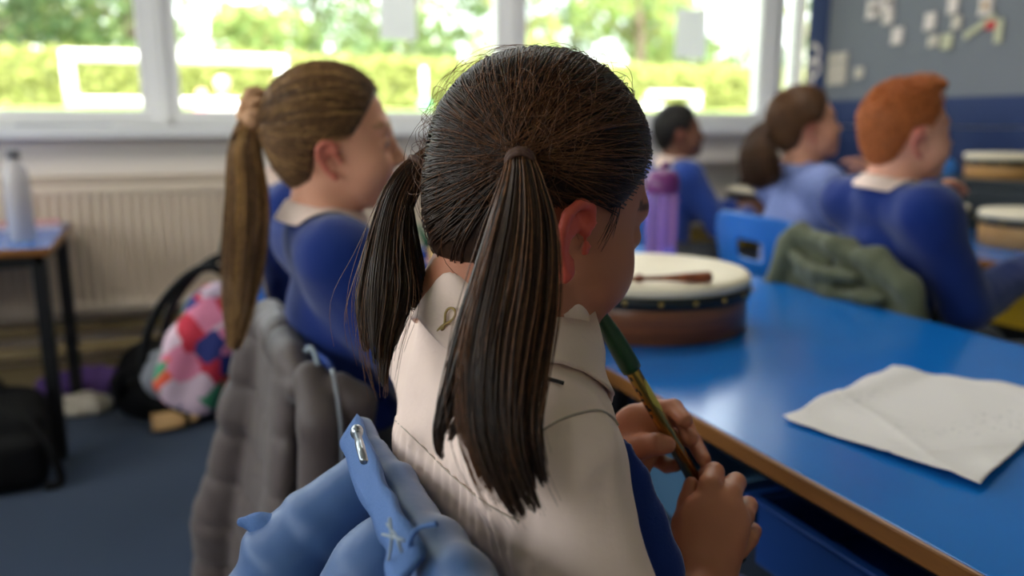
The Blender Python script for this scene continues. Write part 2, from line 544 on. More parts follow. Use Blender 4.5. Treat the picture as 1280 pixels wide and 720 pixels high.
def blob_letter(kind, s):
    """cut-out capital letter shapes, flat card, in the local Y-Z plane"""
    st = {'C': [[(.8, .85), (.5, 1), (.15, .8), (.05, .5), (.15, .2), (.5, 0), (.8, .15)]], 'O': [[(.5, 1), (.1, .75), (.1, .25), (.5, 0), (.9, .25), (.9, .75), (.5, 1)]],
          'o': [[(.5, .8), (.15, .6), (.15, .25), (.5, .05), (.85, .25), (.85, .6), (.5, .8)]]}[kind]
    m = MB()
    for p in st:
        m.tube([(0, (a - .5) * s, (b - .5) * s) for a, b in p], s * .13, 8)
    m.v = [(x * .12, y, z) for x, y, z in m.v]
    return m.me('letter', True)
for k, (py, pz, kk, sz) in enumerate(((3.385, 1.335, 'C', .085), (3.375, 1.262, 'O', .085), (3.386, 1.178 + .06, 'o', .05), (3.392, 1.205, 'o', .05))):
    if k == 2: continue
    o = part('cutout_letter', blob_letter(kk, sz), M_card, loc=(XR - .0268, py, pz))
    tag(o, ('largest pale cut-out letter at the top of the navy board border', 'second pale cut-out letter down the navy board border', '', 'lowest small pale cut-out letter on the navy board border')[k], 'letter', 'cut-out letters on the board border')
def on_board(px, py):
    d = atd(px, py, 1) - CAM; return CAM + d * ((XR - .024) / d[0])
cards = [(1092, 12, 16, 20, 'dark-centred pale card at upper left of the board'), (1110, 3, 15, 22, 'pale card cut by the top edge beside the dark-centred card'), (1111, 20, 13, 17, 'pale card just below the one cut by the top edge'),
         (1122, 45, 14, 18, 'bright pale card alone below the upper left cluster'), (1163, 27, 14, 18, 'pinkish pale card in the middle of the board'), (1192, 5, 13, 20, 'tall pale card cut by the top edge right of the middle'),
         (1196, 28, 12, 14, 'small dull card right of the pinkish card'), (1233, 7, 17, 20, 'pale card with a brown centre at the upper right'), (1167, 51, 13, 12, 'dull beige card at the left of the low pair'), (1184, 52, 14, 16, 'yellowish card at the right of the low pair'),
         (1048, 72, 24, 10, 'top strip of the three wide paper strips at the board left edge'), (1047, 86, 24, 12, 'middle strip of the three wide paper strips at the board left edge'), (1046, 99, 24, 12, 'bottom strip of the three wide paper strips at the board left edge'),
         (1074, 91, 11, 12, 'small dim card beside the three wide paper strips')]
M_cols = [mat('card_dull', (196, 186, 176), .8), M_card, mat('card_yellow', (188, 186, 160), .8), mat('card_ink', (90, 80, 76), .8), mat('card_brown', (176, 140, 96), .8), mat('card_red', (190, 60, 66), .8)]
for i, (px, py, wpx, hpx, lab) in enumerate(cards):
    c = on_board(px, py); a = on_board(px - wpx / 2, py); b_ = on_board(px + wpx / 2, py)
    hw = abs(a[1] - b_[1]) / 2; d = np.linalg.norm(c - CAM); hh = hpx / F * d / 2
    m = M_cols[2] if 'yellow' in lab else (M_cols[0] if ('dull' in lab or 'dim' in lab or 'strip' in lab) else M_card)
    t = thing('pinned_card', c, label=lab, cat='card', group='cards pinned on the board')
    part('card', MB().grid(lambda u, v: (-.002 - .006 * (2 * v - 1) ** 2 * (v < .5), (2 * u - 1) * hw, (2 * v - 1) * hh), 6, 6).me('card', True), m, t, solid=.0012)
    if 'dark-centred' in lab: part('drawing', MB().lathe([(hw * .45, -.003), (hw * .4, -.0005)], 14, Matrix.Rotation(math.pi / 2, 4, 'Y')).me('drawing'), M_cols[3], t, loc=(-.004, -.01, 0))
    if 'brown' in lab: part('drawing', MB().lathe([(hw * .5, -.003), (hw * .45, -.0005)], 14, Matrix.Rotation(math.pi / 2, 4, 'Y')).me('drawing'), M_cols[4], t, loc=(-.004, 0, 0))
# a cardboard arrow-like bent strip with a red patch
c = on_board(1228, 36)
t = thing('paper_figure', c, label='bent pale paper strip with a red patch at the right of the board', cat='paper figure')
part('slanted_strip', MB().box((-.006, -.095, -.012), (-.002, .055, .012)).me('slanted_strip'), M_cols[2], t, rot=(-.5, 0, 0), loc=(0, .03, -.0))
part('upright_strip', MB().box((-.006, -.016, -.06), (-.002, .016, .03)).me('upright_strip'), M_cols[2], t, loc=(0, -.075, 0))
part('red_patch', MB().box((-.009, -.022, -.016), (-.006, .022, .016)).me('red_patch'), M_cols[5], t, loc=(0, -.04, .01), bevel=.002)

# ------------------------------------------------------------------ sheets taped to the window glass
M_paper = mat('white_paper', (232, 230, 236), .8)
M_thin = bpy.data.materials.new('backlit_paper'); M_thin.use_nodes = True
_n = M_thin.node_tree; _t = _n.nodes.new('ShaderNodeBsdfTranslucent'); _t.inputs['Color'].default_value = (.62, .58, .68, 1); _m = _n.nodes.new('ShaderNodeMixShader'); _m.inputs[0].default_value = .5
_n.nodes['Principled BSDF'].inputs['Base Color'].default_value = srgb(232, 228, 238)
_n.links.new(_n.nodes['Principled BSDF'].outputs[0], _m.inputs[1]); _n.links.new(_t.outputs[0], _m.inputs[2]); _n.links.new(_m.outputs[0], _n.nodes['Material Output'].inputs['Surface'])
for i, (px0, px1, py, lab) in enumerate(((475, 521, 49, 'white sheet taped high on the pane behind the front girl'), (843, 882, 72, 'white sheet taped to the pane above the dark haired boy'))):
    yy = YW + .028
    def onw(px, p): d = atd(px, p, 1) - CAM; return CAM + d * (yy / d[1])
    a, b_ = onw(px0, py), onw(px1, py); zb = a[2]; ww = b_[0] - a[0]
    o = part('window_sheet', MB().grid(lambda u, v: (ww * u, -.004 * math.sin(3 * u + v), .297 * .75 * v), 6, 6).me('window_sheet', True), M_thin, loc=(a[0], yy, zb))
    tag(o, lab, 'paper', 'sheets on the window')

# ================================================================== OUTSIDE
M_grass = mat('sunlit_grass', (120, 140, 66), .9, var=(1.2, .2), bump=(30, .4, .02))
def gz(y): return float(np.interp(y, [3.7, 8, 13, 18, 60], [-.1, .4, 1.2, 1.12, 1.0]))
g = MB(); ys = [3.72, 5, 6.5, 8, 9.5, 11, 13, 16, 20, 25, 30, 40, 60]
g.grid(lambda u, v: (-40 + 100 * u, ys[int(round(v * 12))], gz(ys[int(round(v * 12))])), 40, 12)
o = part('lawn', g.me('lawn', True), M_grass); o['kind'] = 'structure'

def leafmat(name, rgb):
    m = bpy.data.materials.new(name); m.use_nodes = True; nt = m.node_tree; nt.nodes.clear()
    o = nt.nodes.new('ShaderNodeOutputMaterial'); d = nt.nodes.new('ShaderNodeBsdfDiffuse'); t = nt.nodes.new('ShaderNodeBsdfTranslucent'); mx = nt.nodes.new('ShaderNodeMixShader')
    at = nt.nodes.new('ShaderNodeVertexColor'); at.layer_name = 'Col'
    mx.inputs['Fac'].default_value = .45
    for n in (d, t): nt.links.new(at.outputs['Color'], n.inputs['Color'])
    nt.links.new(d.outputs[0], mx.inputs[1]); nt.links.new(t.outputs[0], mx.inputs[2]); nt.links.new(mx.outputs[0], o.inputs['Surface'])
    return m
M_leaf = leafmat('leaf', None)
M_bark = mat('bark', (112, 98, 84), .9, bump=(20, .8, .03), aniso_scale=(1, 1, .2))

def leaves(name, centres, radii, n, size, rgb, seed):
    r = np.random.RandomState(seed); nc = len(centres); C_ = np.array(centres, float); Rr = np.array(radii, float)
    vol = Rr ** 2; pick = r.choice(nc, n, p=vol / vol.sum())
    u = r.normal(size=(n, 3)); u /= np.linalg.norm(u, axis=1)[:, None]
    P = C_[pick] + u * (Rr[pick] * r.uniform(.55, 1.05, n) ** .6)[:, None]
    a = r.normal(size=(n, 3)); a /= np.linalg.norm(a, axis=1)[:, None]; b = np.cross(a, r.normal(size=(n, 3))); b /= np.linalg.norm(b, axis=1)[:, None]
    s = (size * r.uniform(.6, 1.4, n))[:, None]
    V = np.stack([P - a * s, P - b * s * .55, P + a * s, P + b * s * .55], 1).reshape(-1, 3)
    Q = np.arange(n * 4).reshape(-1, 4)
    base = np.array(srgb(*rgb)[:3]); j = r.uniform(.65, 1.35, (n, 1)) * np.ones((1, 3)); j[:, 0] *= r.uniform(.85, 1.25, n)
    c = np.repeat(np.clip(base * j, 0, 1), 4, 0)
    return np_mesh(name, V, Q, False, c)

def tree(x, y, h, cr, rgb, seed, lab, n=5000, low=.16, ls=.12):
    z = gz(y); t = thing('tree', (x, y, z - .1), label=lab, cat='tree', group='trees beyond the playing field')
    r = np.random.RandomState(seed); tm = MB()
    tm.tube([(0, 0, 0), (.08, .02, h * .3), (-.05, .05, h * .6), (.05, 0, h * .85)], [.2, .15, .1, .04], 9)
    cs, rs = [], []
    for k in range(13):
        a = r.uniform(0, 6.28); q = r.uniform(.2, .75) * cr; zz = h * r.uniform(low, .95)
        q *= math.sin(min(1, (zz / h - low) / (1 - low) + .25) * math.pi * .8) + .15
        c = (q * math.cos(a), q * math.sin(a), zz); cs.append(c); rs.append(cr * r.uniform(.28, .5))
        tm.tube([(0, 0, max(h * .2, zz - .9)), (c[0] * .5, c[1] * .5, zz - .35), c], [.06, .04, .015], 6)
    part('trunk', tm.me('trunk', True), M_bark, t)
    part('foliage', leaves('foliage', cs, rs, n, ls, rgb, seed), M_leaf, t)
GR = [(136, 160, 110), (160, 180, 116), (112, 136, 100), (178, 190, 126)]
for i, (x, y, h, cr, k, lab) in enumerate((
        (-3.2, 20, 7.0, 2.6, 2, 'dense mid green tree left of the goal'), (-.6, 23, 7, 2.5, 0, 'green tree seen above the goal left half'), (-2.4, 27, 8, 2.8, 3, 'tall pale tree behind the dense tree left of the goal'),
        (5.2, 30, 9, 2.8, 2, 'grey green tree far behind the low rounded tree'), (8.6, 29, 9, 2.6, 0, 'mid green tree far behind the yellow green one'), (15.6, 31, 9.5, 3.0, 2, 'far grey green tree between the two window sheets'), (20.0, 31, 9, 3.0, 1, 'far light green tree right of the second sheet'),
        (2.6, 24, 3.1, 1.5, 1, 'low rounded light green tree behind the goal crossbar'), (6.2, 24, 8, 2.5, 0, 'leafy tree to the right of the goal'),
        (9.0, 21, 7, 2.3, 3, 'yellow green tree above the front girl'), (11.0, 27, 9, 2.6, 2, 'dark trunked tall tree behind the front girl'),
        (13.8, 23, 7.5, 2.2, 1, 'tree with a thick visible trunk near the second sheet'), (17.5, 25, 8.5, 2.8, 0, 'full green tree above the dark haired boy'),
        (21.5, 25, 8, 2.6, 2, 'grey green tree at the right end of the windows'), (26, 27, 8.5, 3, 3, 'pale tree beyond the narrow end pane'))):
    tree(x, y, h, cr, GR[k], 30 + i, lab, n=4300)
# clipped hedge along the field
r = np.random.RandomState(3); n = 26000
hx = r.uniform(-8, 34, n); top = r.rand(n) < .45
hy = np.where(top, r.uniform(17.4, 18.6, n), 17.4 + r.normal(0, .06, n)); hz = np.where(top, 2.22 + r.normal(0, .06, n), r.uniform(1.2, 2.25, n))
P = np.stack([hx, hy, hz], 1); a = r.normal(size=(n, 3)); a /= np.linalg.norm(a, axis=1)[:, None]; b = np.cross(a, r.normal(size=(n, 3))); b /= np.linalg.norm(b, axis=1)[:, None]; s = r.uniform(.06, .12, (n, 1))
V = np.stack([P - a * s, P - b * s * .6, P + a * s, P + b * s * .6], 1).reshape(-1, 3)
cc = np.repeat(np.array(srgb(172, 178, 112)[:3]) * r.uniform(.7, 1.3, (n, 1)), 4, 0)
hd = thing('hedge', (13, 18, 1.2), label='long clipped yellow green hedge along the far side of the field', cat='hedge')
part('hedge_leaves', np_mesh('hedge_leaves', V, np.arange(n * 4).reshape(-1, 4), False, cc), M_leaf, hd, world=True)
part('hedge_core', MB().box((-8, 17.45, 1.0), (34, 18.5, 2.18)).me('hedge_core'), mat('hedge_core', (124, 132, 80), .9, var=(3, .3)), hd, world=True, bevel=.1)

# goals
M_goal = mat('goal_white', (240, 240, 240), .4)
def goal(x0, x1, y, z0, z1, dep, r, lab):
    t = thing('football_goal', ((x0 + x1) / 2, y, z0), label=lab, cat='goal', group='football goals')
    w = (x1 - x0) / 2; h = z1 - z0
    for s in (-w, w): part('goalpost', MB().tube([(s, 0, -.02), (s, 0, h)], r, 12).me('goalpost', True), M_goal, t)
    part('crossbar', MB().tube([(-w - r, 0, h), (w + r, 0, h)], r, 12).me('crossbar', True), M_goal, t)
    part('base_bar', MB().tube([(-w, 0, r), (-w, dep, r), (w, dep, r), (w, 0, r)], r * .9, 10).tube([(-w, 0, r), (w, 0, r)], r * .9, 10).me('base_bar', True), M_goal, t)
    for s in (-w, w): part('stay', MB().tube([(s, 0, h), (s, dep, r)], r * .6, 8).me('stay', True), M_goal, t)
goal(-1.1, 1.72, 13, 1.19, 1.88, .9, .075, 'wide low white football goal across the two left panes')
goal(9.95, 11.2, 16, 1.27, 1.6, .5, .05, 'small white football goal above the dark haired boy')
t = thing('marker_post', (4.8, 16, 1.25), label='slim white post with green base standing on the field', cat='post')
part('post', MB().tube([(0, 0, 0), (0, 0, .78)], .045, 10).me('post', True), M_goal, t)
part('green_base', MB().lathe([(.13, -.02), (.12, .12), (.05, .2)], 14).me('green_base', True), mat('post_green', (90, 200, 150), .5), t)

# ================================================================== TABLES
def table(x0, x1, y0, y1, zt, lab, leg=.0125, lips='news', inset=.05, name='classroom_table', group='blue topped classroom tables'):
    cx, cy = (x0 + x1) / 2, (y0 + y1) / 2; w, d = (x1 - x0) / 2, (y1 - y0) / 2
    t = thing(name, (cx, cy, 0), label=lab, cat='table', group=group)
    part('tabletop', MB().box((-w + .004, -d + (.004 if 's' in lips else 0), zt - .022), (w - .004, d - (.004 if 'n' in lips else 0), zt)).me('tabletop'), M_bluelam, t, bevel=.0005)
    e = MB()
    for i, (a, b_) in enumerate((((-w, -d), (w, -d + .006)), ((-w, d - .006), (w, d)), ((-w, -d), (-w + .006, d)), ((w - .006, -d), (w, d)))):
        if 'snwe'[i] not in lips: continue
        e.box((a[0], a[1], zt - .024), (b_[0], b_[1], zt - .0006))
    part('edge_lipping', e.me('edge_lipping'), M_lip, t, bevel=.003)
    fr = MB(); q = inset
    for yy in (-d + q, d - q - .025): fr.box((-w + q, yy, zt - .06), (w - q, yy + .025, zt - .026))
    for xx in (-w + q, w - q - .025): fr.box((xx, -d + q, zt - .06), (xx + .025, d - q, zt - .026))
    part('frame', fr.me('frame'), M_black, t, bevel=.003)
    for sx in (-1, 1):
        for sy in (-1, 1):
            x_, y_ = sx * (w - q - .0125), sy * (d - q - .0125)
            lg = part('leg', MB().box((x_ - leg, y_ - leg, .012), (x_ + leg, y_ + leg, zt - .05)).me('leg'), M_black, t, bevel=.003)
            part('foot', MB().box((x_ - .015, y_ - .015, 0), (x_ + .015, y_ + .015, .02)).me('foot'), M_black, lg, bevel=.003)
    return t
ZT = .62
TX0, TX1 = .618, 1.352
table(TX0, TX1, 1.1002, 2.25, ZT, 'blue table carrying the large hand drum', lips='new')
table(TX0, TX1, -.10, 1.0999, ZT, 'blue table in the foreground carrying the crumpled paper sheet', lips='wes')
table(2.11, 2.65, 2.21, 3.26, ZT, 'far blue table by the window wall in the second row')
table(2.11, 2.65, 1.12, 2.205, ZT, 'blue table in front of the red haired boy')
table(-1.45, -.318, 2.66, 3.29, .65, 'small blue topped desk beside the radiator at the left edge', leg=.02, inset=.022, name='side_desk', group='blue topped classroom tables')

# shallow trays of bits hung under the near table and yellow trays under the far row
M_tray = mat('tray_blue', (24, 66, 140), .4); M_yel = mat('tray_yellow', (196, 160, 30), .4)
def tray(x, y, z, w, d, h, m, lab, group=None, rz=0):
    t = thing('storage_tray', (x, y, z), (0, 0, rz), label=lab, cat='tray', group=group)
    b = MB(); th = .004
    b.box((-w, -d, 0), (w, d, th)); b.box((-w, -d, th), (-w + th, d, h)); b.box((w - th, -d, th), (w, d, h)); b.box((-w + th, -d, th), (w - th, -d + th, h)); b.box((-w + th, d - th, th), (w - th, d, h))
    part('tub', b.me('tub'), m, t, bevel=.0015)
    rm = MB(); k = .014
    rm.box((-w - k, -d - k, h), (w + k, -d, h + .006)); rm.box((-w - k, d, h), (w + k, d + k, h + .006)); rm.box((-w - k, -d, h), (-w, d, h + .006)); rm.box((w, -d, h), (w + k, d, h + .006))
    part('rim', rm.me('rim'), m, t, bevel=.002)
    return t
tray(.83, .60, .43, .15, .20, .09, M_tray, 'dark blue tray of small bits under the near edge of the table', None)
rails = MB().box((-.18, -.30, -.014), (.18, -.285, -.002)).box((-.18, .285, -.014), (.18, .30, -.002))
tray(.80, 1.02, .43, .15, .17, .09, mat('tray_steel_blue', (84, 124, 158), .4), 'steel blue tray under the table beyond the left hand of the whistle girl')
tray(.83, 1.45, .43, .15, .20, .09, M_tray, 'blue tray under the table below the large drum')
tray(2.33, 1.70, .43, .15, .19, .10, M_yel, 'yellow tray under the table at the right edge of the photo', 'yellow trays')
tray(2.33, 2.95, .43, .15, .19, .10, M_yel, 'yellow tray under the far table behind the blue chair', 'yellow trays')
M_bit = [mat('bit_white', (210, 206, 200), .6), mat('bit_ochre', (170, 120, 40), .6), mat('bit_grey', (140, 140, 140), .5)]
bitl = ['white', 'ochre', 'grey']
for i in range(9):
    r = np.random.RandomState(i + 50)
    m_ = MB(); m_.ball((0, 0, 0), (.012 + .006 * r.rand(), .016, .009), 8, 5)
    m_.v = [(x + .003 * math.sin(9 * y * 90 + i), y + .003 * math.sin(x * 700), z + .002 * math.sin(x * 500 + y * 300)) for x, y, z in m_.v]
    o = part('craft_scrap', m_.me('craft_scrap', True), M_bit[i % 3], loc=(.73 + .045 * (i % 3), .50 + .05 * (i // 3) + .02 * r.rand(), .443), rot=(0, 0, r.rand() * 6))
    tag(o, 'small %s craft scrap in the dark blue tray under the table' % bitl[i % 3], 'scrap', 'craft scraps in the tray')

# ================================================================== CHAIRS
def chair(x, y, rz, m, lab, zs=.37, zb=.75, loc_z=0, hw=.185):
    t = thing('classroom_chair', (x, y, loc_z), (0, 0, rz), label=lab, cat='chair', group='classroom chairs')
    def seat(u, v):
        a = (2 * v - 1); b_ = -.17 + .36 * u
        z = zs + .012 * (u - .45) ** 2 * 4 + .01 * a * a - (.03 * max(0, (u - .85) / .15) ** 2) + (.05 * max(0, (.12 - u) / .12) ** 2)
        return (b_, a * (hw - .012 * (u < .06)), z)
    part('seat', MB().grid(seat, 16, 14).me('seat', True), m, t, solid=.007, subsurf=1)
    def back(u, v):
        a = 2 * u - 1
        wv = hw * (.80 + .20 * min(1, v * 1.4)) if v < .85 else hw * (1 - .12 * ((v - .85) / .15) ** 2)
        z = zs + .03 + (zb - zs - .03) * v - .012 * a ** 4 * v
        return (-.175 - .055 * v + .035 * a * a, a * wv, z)
    hole = lambda u, v: .34 < u < .66 and .66 < v < .80
    part('backrest', MB().grid(back, 25, 30, hole).me('backrest', True), m, t, solid=.007, subsurf=1)
    fr = MB()
    for s in (-1, 1):
        fr.tube([(-.14, s * .14, zs - .015), (.14, s * .14, zs - .015)], .011, 10)
    fr.tube([(-.1, -.14, zs - .02), (-.1, .14, zs - .02)], .011, 10)
    part('frame', fr.me('frame', True), M_steel, t)
    for sx in (-1, 1):
        for sy in (-1, 1):
            part('leg', MB().tube([(sx * .13, sy * .14, zs - .015), (sx * .17, sy * .16, .2), (sx * .21, sy * .175, 0)], .011, 10).me('leg', True), M_steel, t)
    return t

# ================================================================== DRUMS AND SMALL THINGS
M_skin = mat('drum_skin', (236, 222, 196), .6, var=(9, .07), sss=0)
M_shell = wood('drum_shell', (92, 50, 28), (142, 84, 46), 5, (1, 1, 14), .35)
M_shell2 = wood('pale_drum_shell', (176, 128, 74), (204, 158, 100), 7, (1, 1, 9), .45)
M_band = mat('drum_band', (14, 20, 20), .5)
M_brass = mat('brass', (196, 160, 84), .28, metal=.9)
def drum(x, y, z, R, h, lab, shell=None, band=.022, n=20, rz=0, band_m=None):
    t = thing('hand_drum', (x, y, z), (0, 0, rz), label=lab, cat='drum', group='hand drums')
    part('shell', MB().lathe([(R - .004, 0), (R, .003), (R, h - .004), (R - .004, h - .002)], 72).me('shell', True), shell or M_shell, t)
    part('drum_head', MB().lathe([(R + .0035, h - .014), (R + .005, h - .006), (R + .004, h), (R - .002, h + .0045), (R - .012, h + .006), (R * .5, h + .0055), (.001, h + .0055)], 72).me('drum_head', True), M_skin, t)
    part('band', MB().lathe([(R + .0025, h - .014 - band), (R + .0055, h - .0135 - band), (R + .0055, h - .0145), (R + .0025, h - .014)], 72, cap=False).me('band', True), band_m or M_band, t)
    st = MB().ball((0, 0, 0), .0042, 10, 6).me('stud', True)
    for k in range(n):
        a = 2 * math.pi * (k + .2) / n
        part('stud', st, M_brass, t, loc=((R + .006) * math.cos(a), (R + .006) * math.sin(a), h - .0145 - band * .45))
    return t
drum(.838, 1.345, ZT, .190, .100, 'large wooden hand drum with black studded band on the near table', rz=.15)
drum(2.45, 3.02, ZT, .13, .085, 'small hand drum on the far table behind the blue chair', n=12)
drum(2.40, 2.10, ZT, .150, .10, 'hand drum in front of the red haired boy', n=14)
drum(2.52, 2.36, ZT, .11, .095, 'hand drum behind the red haired boys drum near the right edge', n=12)
drum(2.47, 1.74, ZT, .145, .105, 'pale wood hand drum nearest the right edge of the photo', M_shell2, n=14)
M_cup = mat('dark_cupboard', (28, 38, 46), .5)
cb = thing('low_cupboard', (2.74, 1.7, 0), label='low dark cupboard against the wall below the notice board', cat='cupboard')
part('carcass', MB().box((-.02, -.75, .06), (.31, .6, .775)).me('carcass'), M_cup, cb, bevel=.004)
part('cupboard_top', MB().box((-.03, -.77, .775), (.31, .62, .795)).me('cupboard_top'), M_cup, cb, bevel=.004)
for s in (0, 1):
    d_ = part('door', MB().box((-.038, -.74 + s * .67, .08), (-.022, -.08 + s * .67, .76)).me('door'), M_cup, cb, bevel=.003)
    part('handle', MB().tube([(-.055, -.16 + s * .15, .55), (-.055, -.16 + s * .15, .66)], .005).me('handle', True), M_steel, d_)
drum(2.885, 2.15, .795, .145, .085, 'large pale topped hand drum on the low dark cupboard below the notice board', M_shell2, n=14)
part('plinth', MB().box((0, -.74, 0), (.31, .59, .06)).me('plinth'), M_black, cb)

# beater on the large drum
M_stick = wood('beater_wood', (110, 52, 26), (150, 78, 40), 8, (6, 6, 1), .35)
bt = thing('drum_beater', atd(832, 327, 1.42) * S(1, 1, 0) + S(0, 0, ZT + .1055 + .0105), (0, 0, -.28), label='turned brown wooden beater lying on the large drum', cat='beater')
My = Matrix.Rotation(math.pi / 2, 4, 'Y')
part('stick', MB().lathe([(.002, -.105), (.005, -.1), (.005, -.06), (.004, -.055), (.008, -.048), (.008, -.043), (.004, -.037), (.005, .0), (.0085, .035), (.010, .06), (.0105, .078), (.008, .082), (.002, .083)], 20, My).me('stick', True), M_stick, bt)
# crumpled paper
pc = [(.713, .803), (1.02, .915), (1.17, .725), (.765, .560)]
_r = np.random.RandomState(12)
PF = [(math.cos(q), math.sin(q), c_, am, w_) for q, c_, am, w_ in zip(_r.uniform(0, 3.14, 26), _r.uniform(-.3, 1.2, 26), _r.uniform(.0004, .0024, 26), _r.uniform(.02, .16, 26))]
def paper(u, v):
    a, b_, c, d = [np.array(q) for q in pc]
    p = (a * (1 - u) + b_ * u) * (1 - v) + (d * (1 - u) + c * u) * v
    e = .004 * math.sin(17 * u + 2) * (v < .02) + .004 * math.sin(23 * v) * (u > .98)
    z = .003
    for (dx, dy, c_, am, w_) in PF: z += am * max(0, 1 - abs(u * dx + v * dy - c_) / w_)
    z += .020 * max(0, v - .8) ** 1.2 * 2 * u + .010 * max(0, .15 - u) + .022 * max(0, .25 - v) * u
    return (p[0] + e, p[1] + e, ZT + z)
M_sheet = mat('crumpled_sheet', (226, 218, 216), .75, bump=(30, .2, .003))
nt = M_sheet.node_tree; b_ = nt.nodes['Principled BSDF']
# faint pencil marks in a few rows
tc = nt.nodes.new('ShaderNodeTexCoord'); vo = nt.nodes.new('ShaderNodeTexNoise'); vo.inputs['Scale'].default_value = 170; vo.inputs['Detail'].default_value = 1
mk = nt.nodes.new('ShaderNodeTexNoise'); mk.inputs['Scale'].default_value = 9; mk.inputs['Detail'].default_value = 2
nt.links.new(tc.outputs['Object'], vo.inputs['Vector']); nt.links.new(tc.outputs['Object'], mk.inputs['Vector'])
r1 = nt.nodes.new('ShaderNodeMapRange'); r1.inputs[1].default_value = .60; r1.inputs[2].default_value = .68
r2 = nt.nodes.new('ShaderNodeMapRange'); r2.inputs[1].default_value = .52; r2.inputs[2].default_value = .60
nt.links.new(vo.outputs['Fac'], r1.inputs[0]); nt.links.new(mk.outputs['Fac'], r2.inputs[0])
mu = nt.nodes.new('ShaderNodeMath'); mu.operation = 'MULTIPLY'; nt.links.new(r1.outputs[0], mu.inputs[0]); nt.links.new(r2.outputs[0], mu.inputs[1])
mm = nt.nodes.new('ShaderNodeMath'); mm.operation = 'MULTIPLY'; mm.inputs[1].default_value = .45; nt.links.new(mu.outputs[0], mm.inputs[0])
mx = nt.nodes.new('ShaderNodeMix'); mx.data_type = 'RGBA'; mx.inputs[6].default_value = srgb(226, 218, 216); mx.inputs[7].default_value = srgb(120, 118, 124)
nt.links.new(mm.outputs[0], mx.inputs[0]); nt.links.new(mx.outputs[2], b_.inputs['Base Color'])
o = part('paper_sheet', MB().grid(paper, 60, 60).me('paper_sheet', True), M_sheet, solid=.0008)
tag(o, 'crumpled white sheet with faint pencil writing on the foreground table', 'paper', 'loose paper sheets')
def paper2(u, v): return (.97 + .2 * u + .03 * v, 1.62 + .28 * v - .04 * u, ZT + .002 + .002 * math.sin(6 * u + 4 * v) ** 2)
o = part('paper_sheet', MB().grid(paper2, 14, 14).me('paper_sheet', True), M_paper, solid=.0006)
tag(o, 'white sheet lying under the purple bottle behind the large drum', 'paper', 'loose paper sheets')
# purple bottle
M_purp = mat('purple_plastic', (208, 168, 240), .22, trans=.75, spec=.5, bump=(30, .1)); M_purp.node_tree.nodes['Principled BSDF'].inputs['IOR'].default_value = 1.2
M_lid = mat('plum_lid', (112, 44, 110), .35); M_stk = mat('pale_straw', (206, 186, 226), .4)
bo = thing('water_bottle', (1.075, 1.665, ZT + .0045), label='tall translucent purple water bottle with plum lid behind the drum', cat='bottle', group='drink bottles')
part('bottle_body', MB().lathe([(.034, 0), (.038, .004), (.038, .05), (.0365, .06), (.0365, .105), (.038, .115), (.038, .2), (.036, .212), (.03, .218)], 40).me('bottle_body', True), M_purp, bo)
part('lid', MB().lathe([(.0385, .212), (.0395, .215), (.0395, .243), (.037, .248), (.03, .262), (.012, .266)], 40).me('lid', True), M_lid, bo)
part('spout', MB().tube([(0, 0, .264), (.004, 0, .275), (.014, 0, .28)], .008, 12).me('spout', True), M_lid, bo)
part('straw', MB().tube([(0, 0, .006), (.002, 0, .212)], .0045, 12).me('straw', True), M_stk, bo)
# things on the side desk
M_clear = mat('frosted_plastic', (226, 220, 222), .25, trans=.35)
bo = thing('drink_bottle', (-.405, 2.82, .65), label='frosted white drinks bottle on the side desk at the left edge', cat='bottle', group='drink bottles')
part('bottle_body', MB().lathe([(.03, 0), (.036, .004), (.036, .18), (.030, .215), (.016, .235), (.015, .245)], 32).me('bottle_body', True), M_clear, bo)
part('cap', MB().lathe([(.0175, .243), (.0175, .268), (.015, .27)], 24).me('cap', True), mat('cap_grey', (110, 108, 112), .4), bo)
M_pink = mat('pink_cover', (206, 150, 156), .6)
bk = thing('exercise_book', (-.44, 3.17, .65), (0, 0, .12), label='pink covered exercise book lying at the back of the side desk', cat='book')
part('pages', MB().box((-.1, -.075, .002), (.098, .075, .016)).me('pages'), M_paper, bk)
part('cover', MB().box((-.1, -.08, 0), (.1, .08, .002)).box((-.1, -.08, .016), (.1, .08, .0185)).box((-.102, -.08, 0), (-.1, .08, .0185)).me('cover'), M_pink, bk, bevel=.0008)
ip = thing('folder', (-.30, YW - .10, ZS + .001), (0, 0, .05), label='thin grey folder lying on the window sill at the far left', cat='folder')
part('cover', MB().box((-.16, -.05, 0), (.14, .05, .006)).me('cover'), mat('folder_grey', (150, 156, 170), .4), ip, bevel=.002)

# ------------------------------------------------------------------ bags on the floor
M_blackcloth = mat('black_nylon', (7, 7, 9), .75, bump=(300, .3), spec=.2)
def bagmesh(name, items, lo, hi, h, seed, amp=.004, fr=22):
    return sdf_mesh(name, items, lo, hi, h, waves(seed, fr, amp))
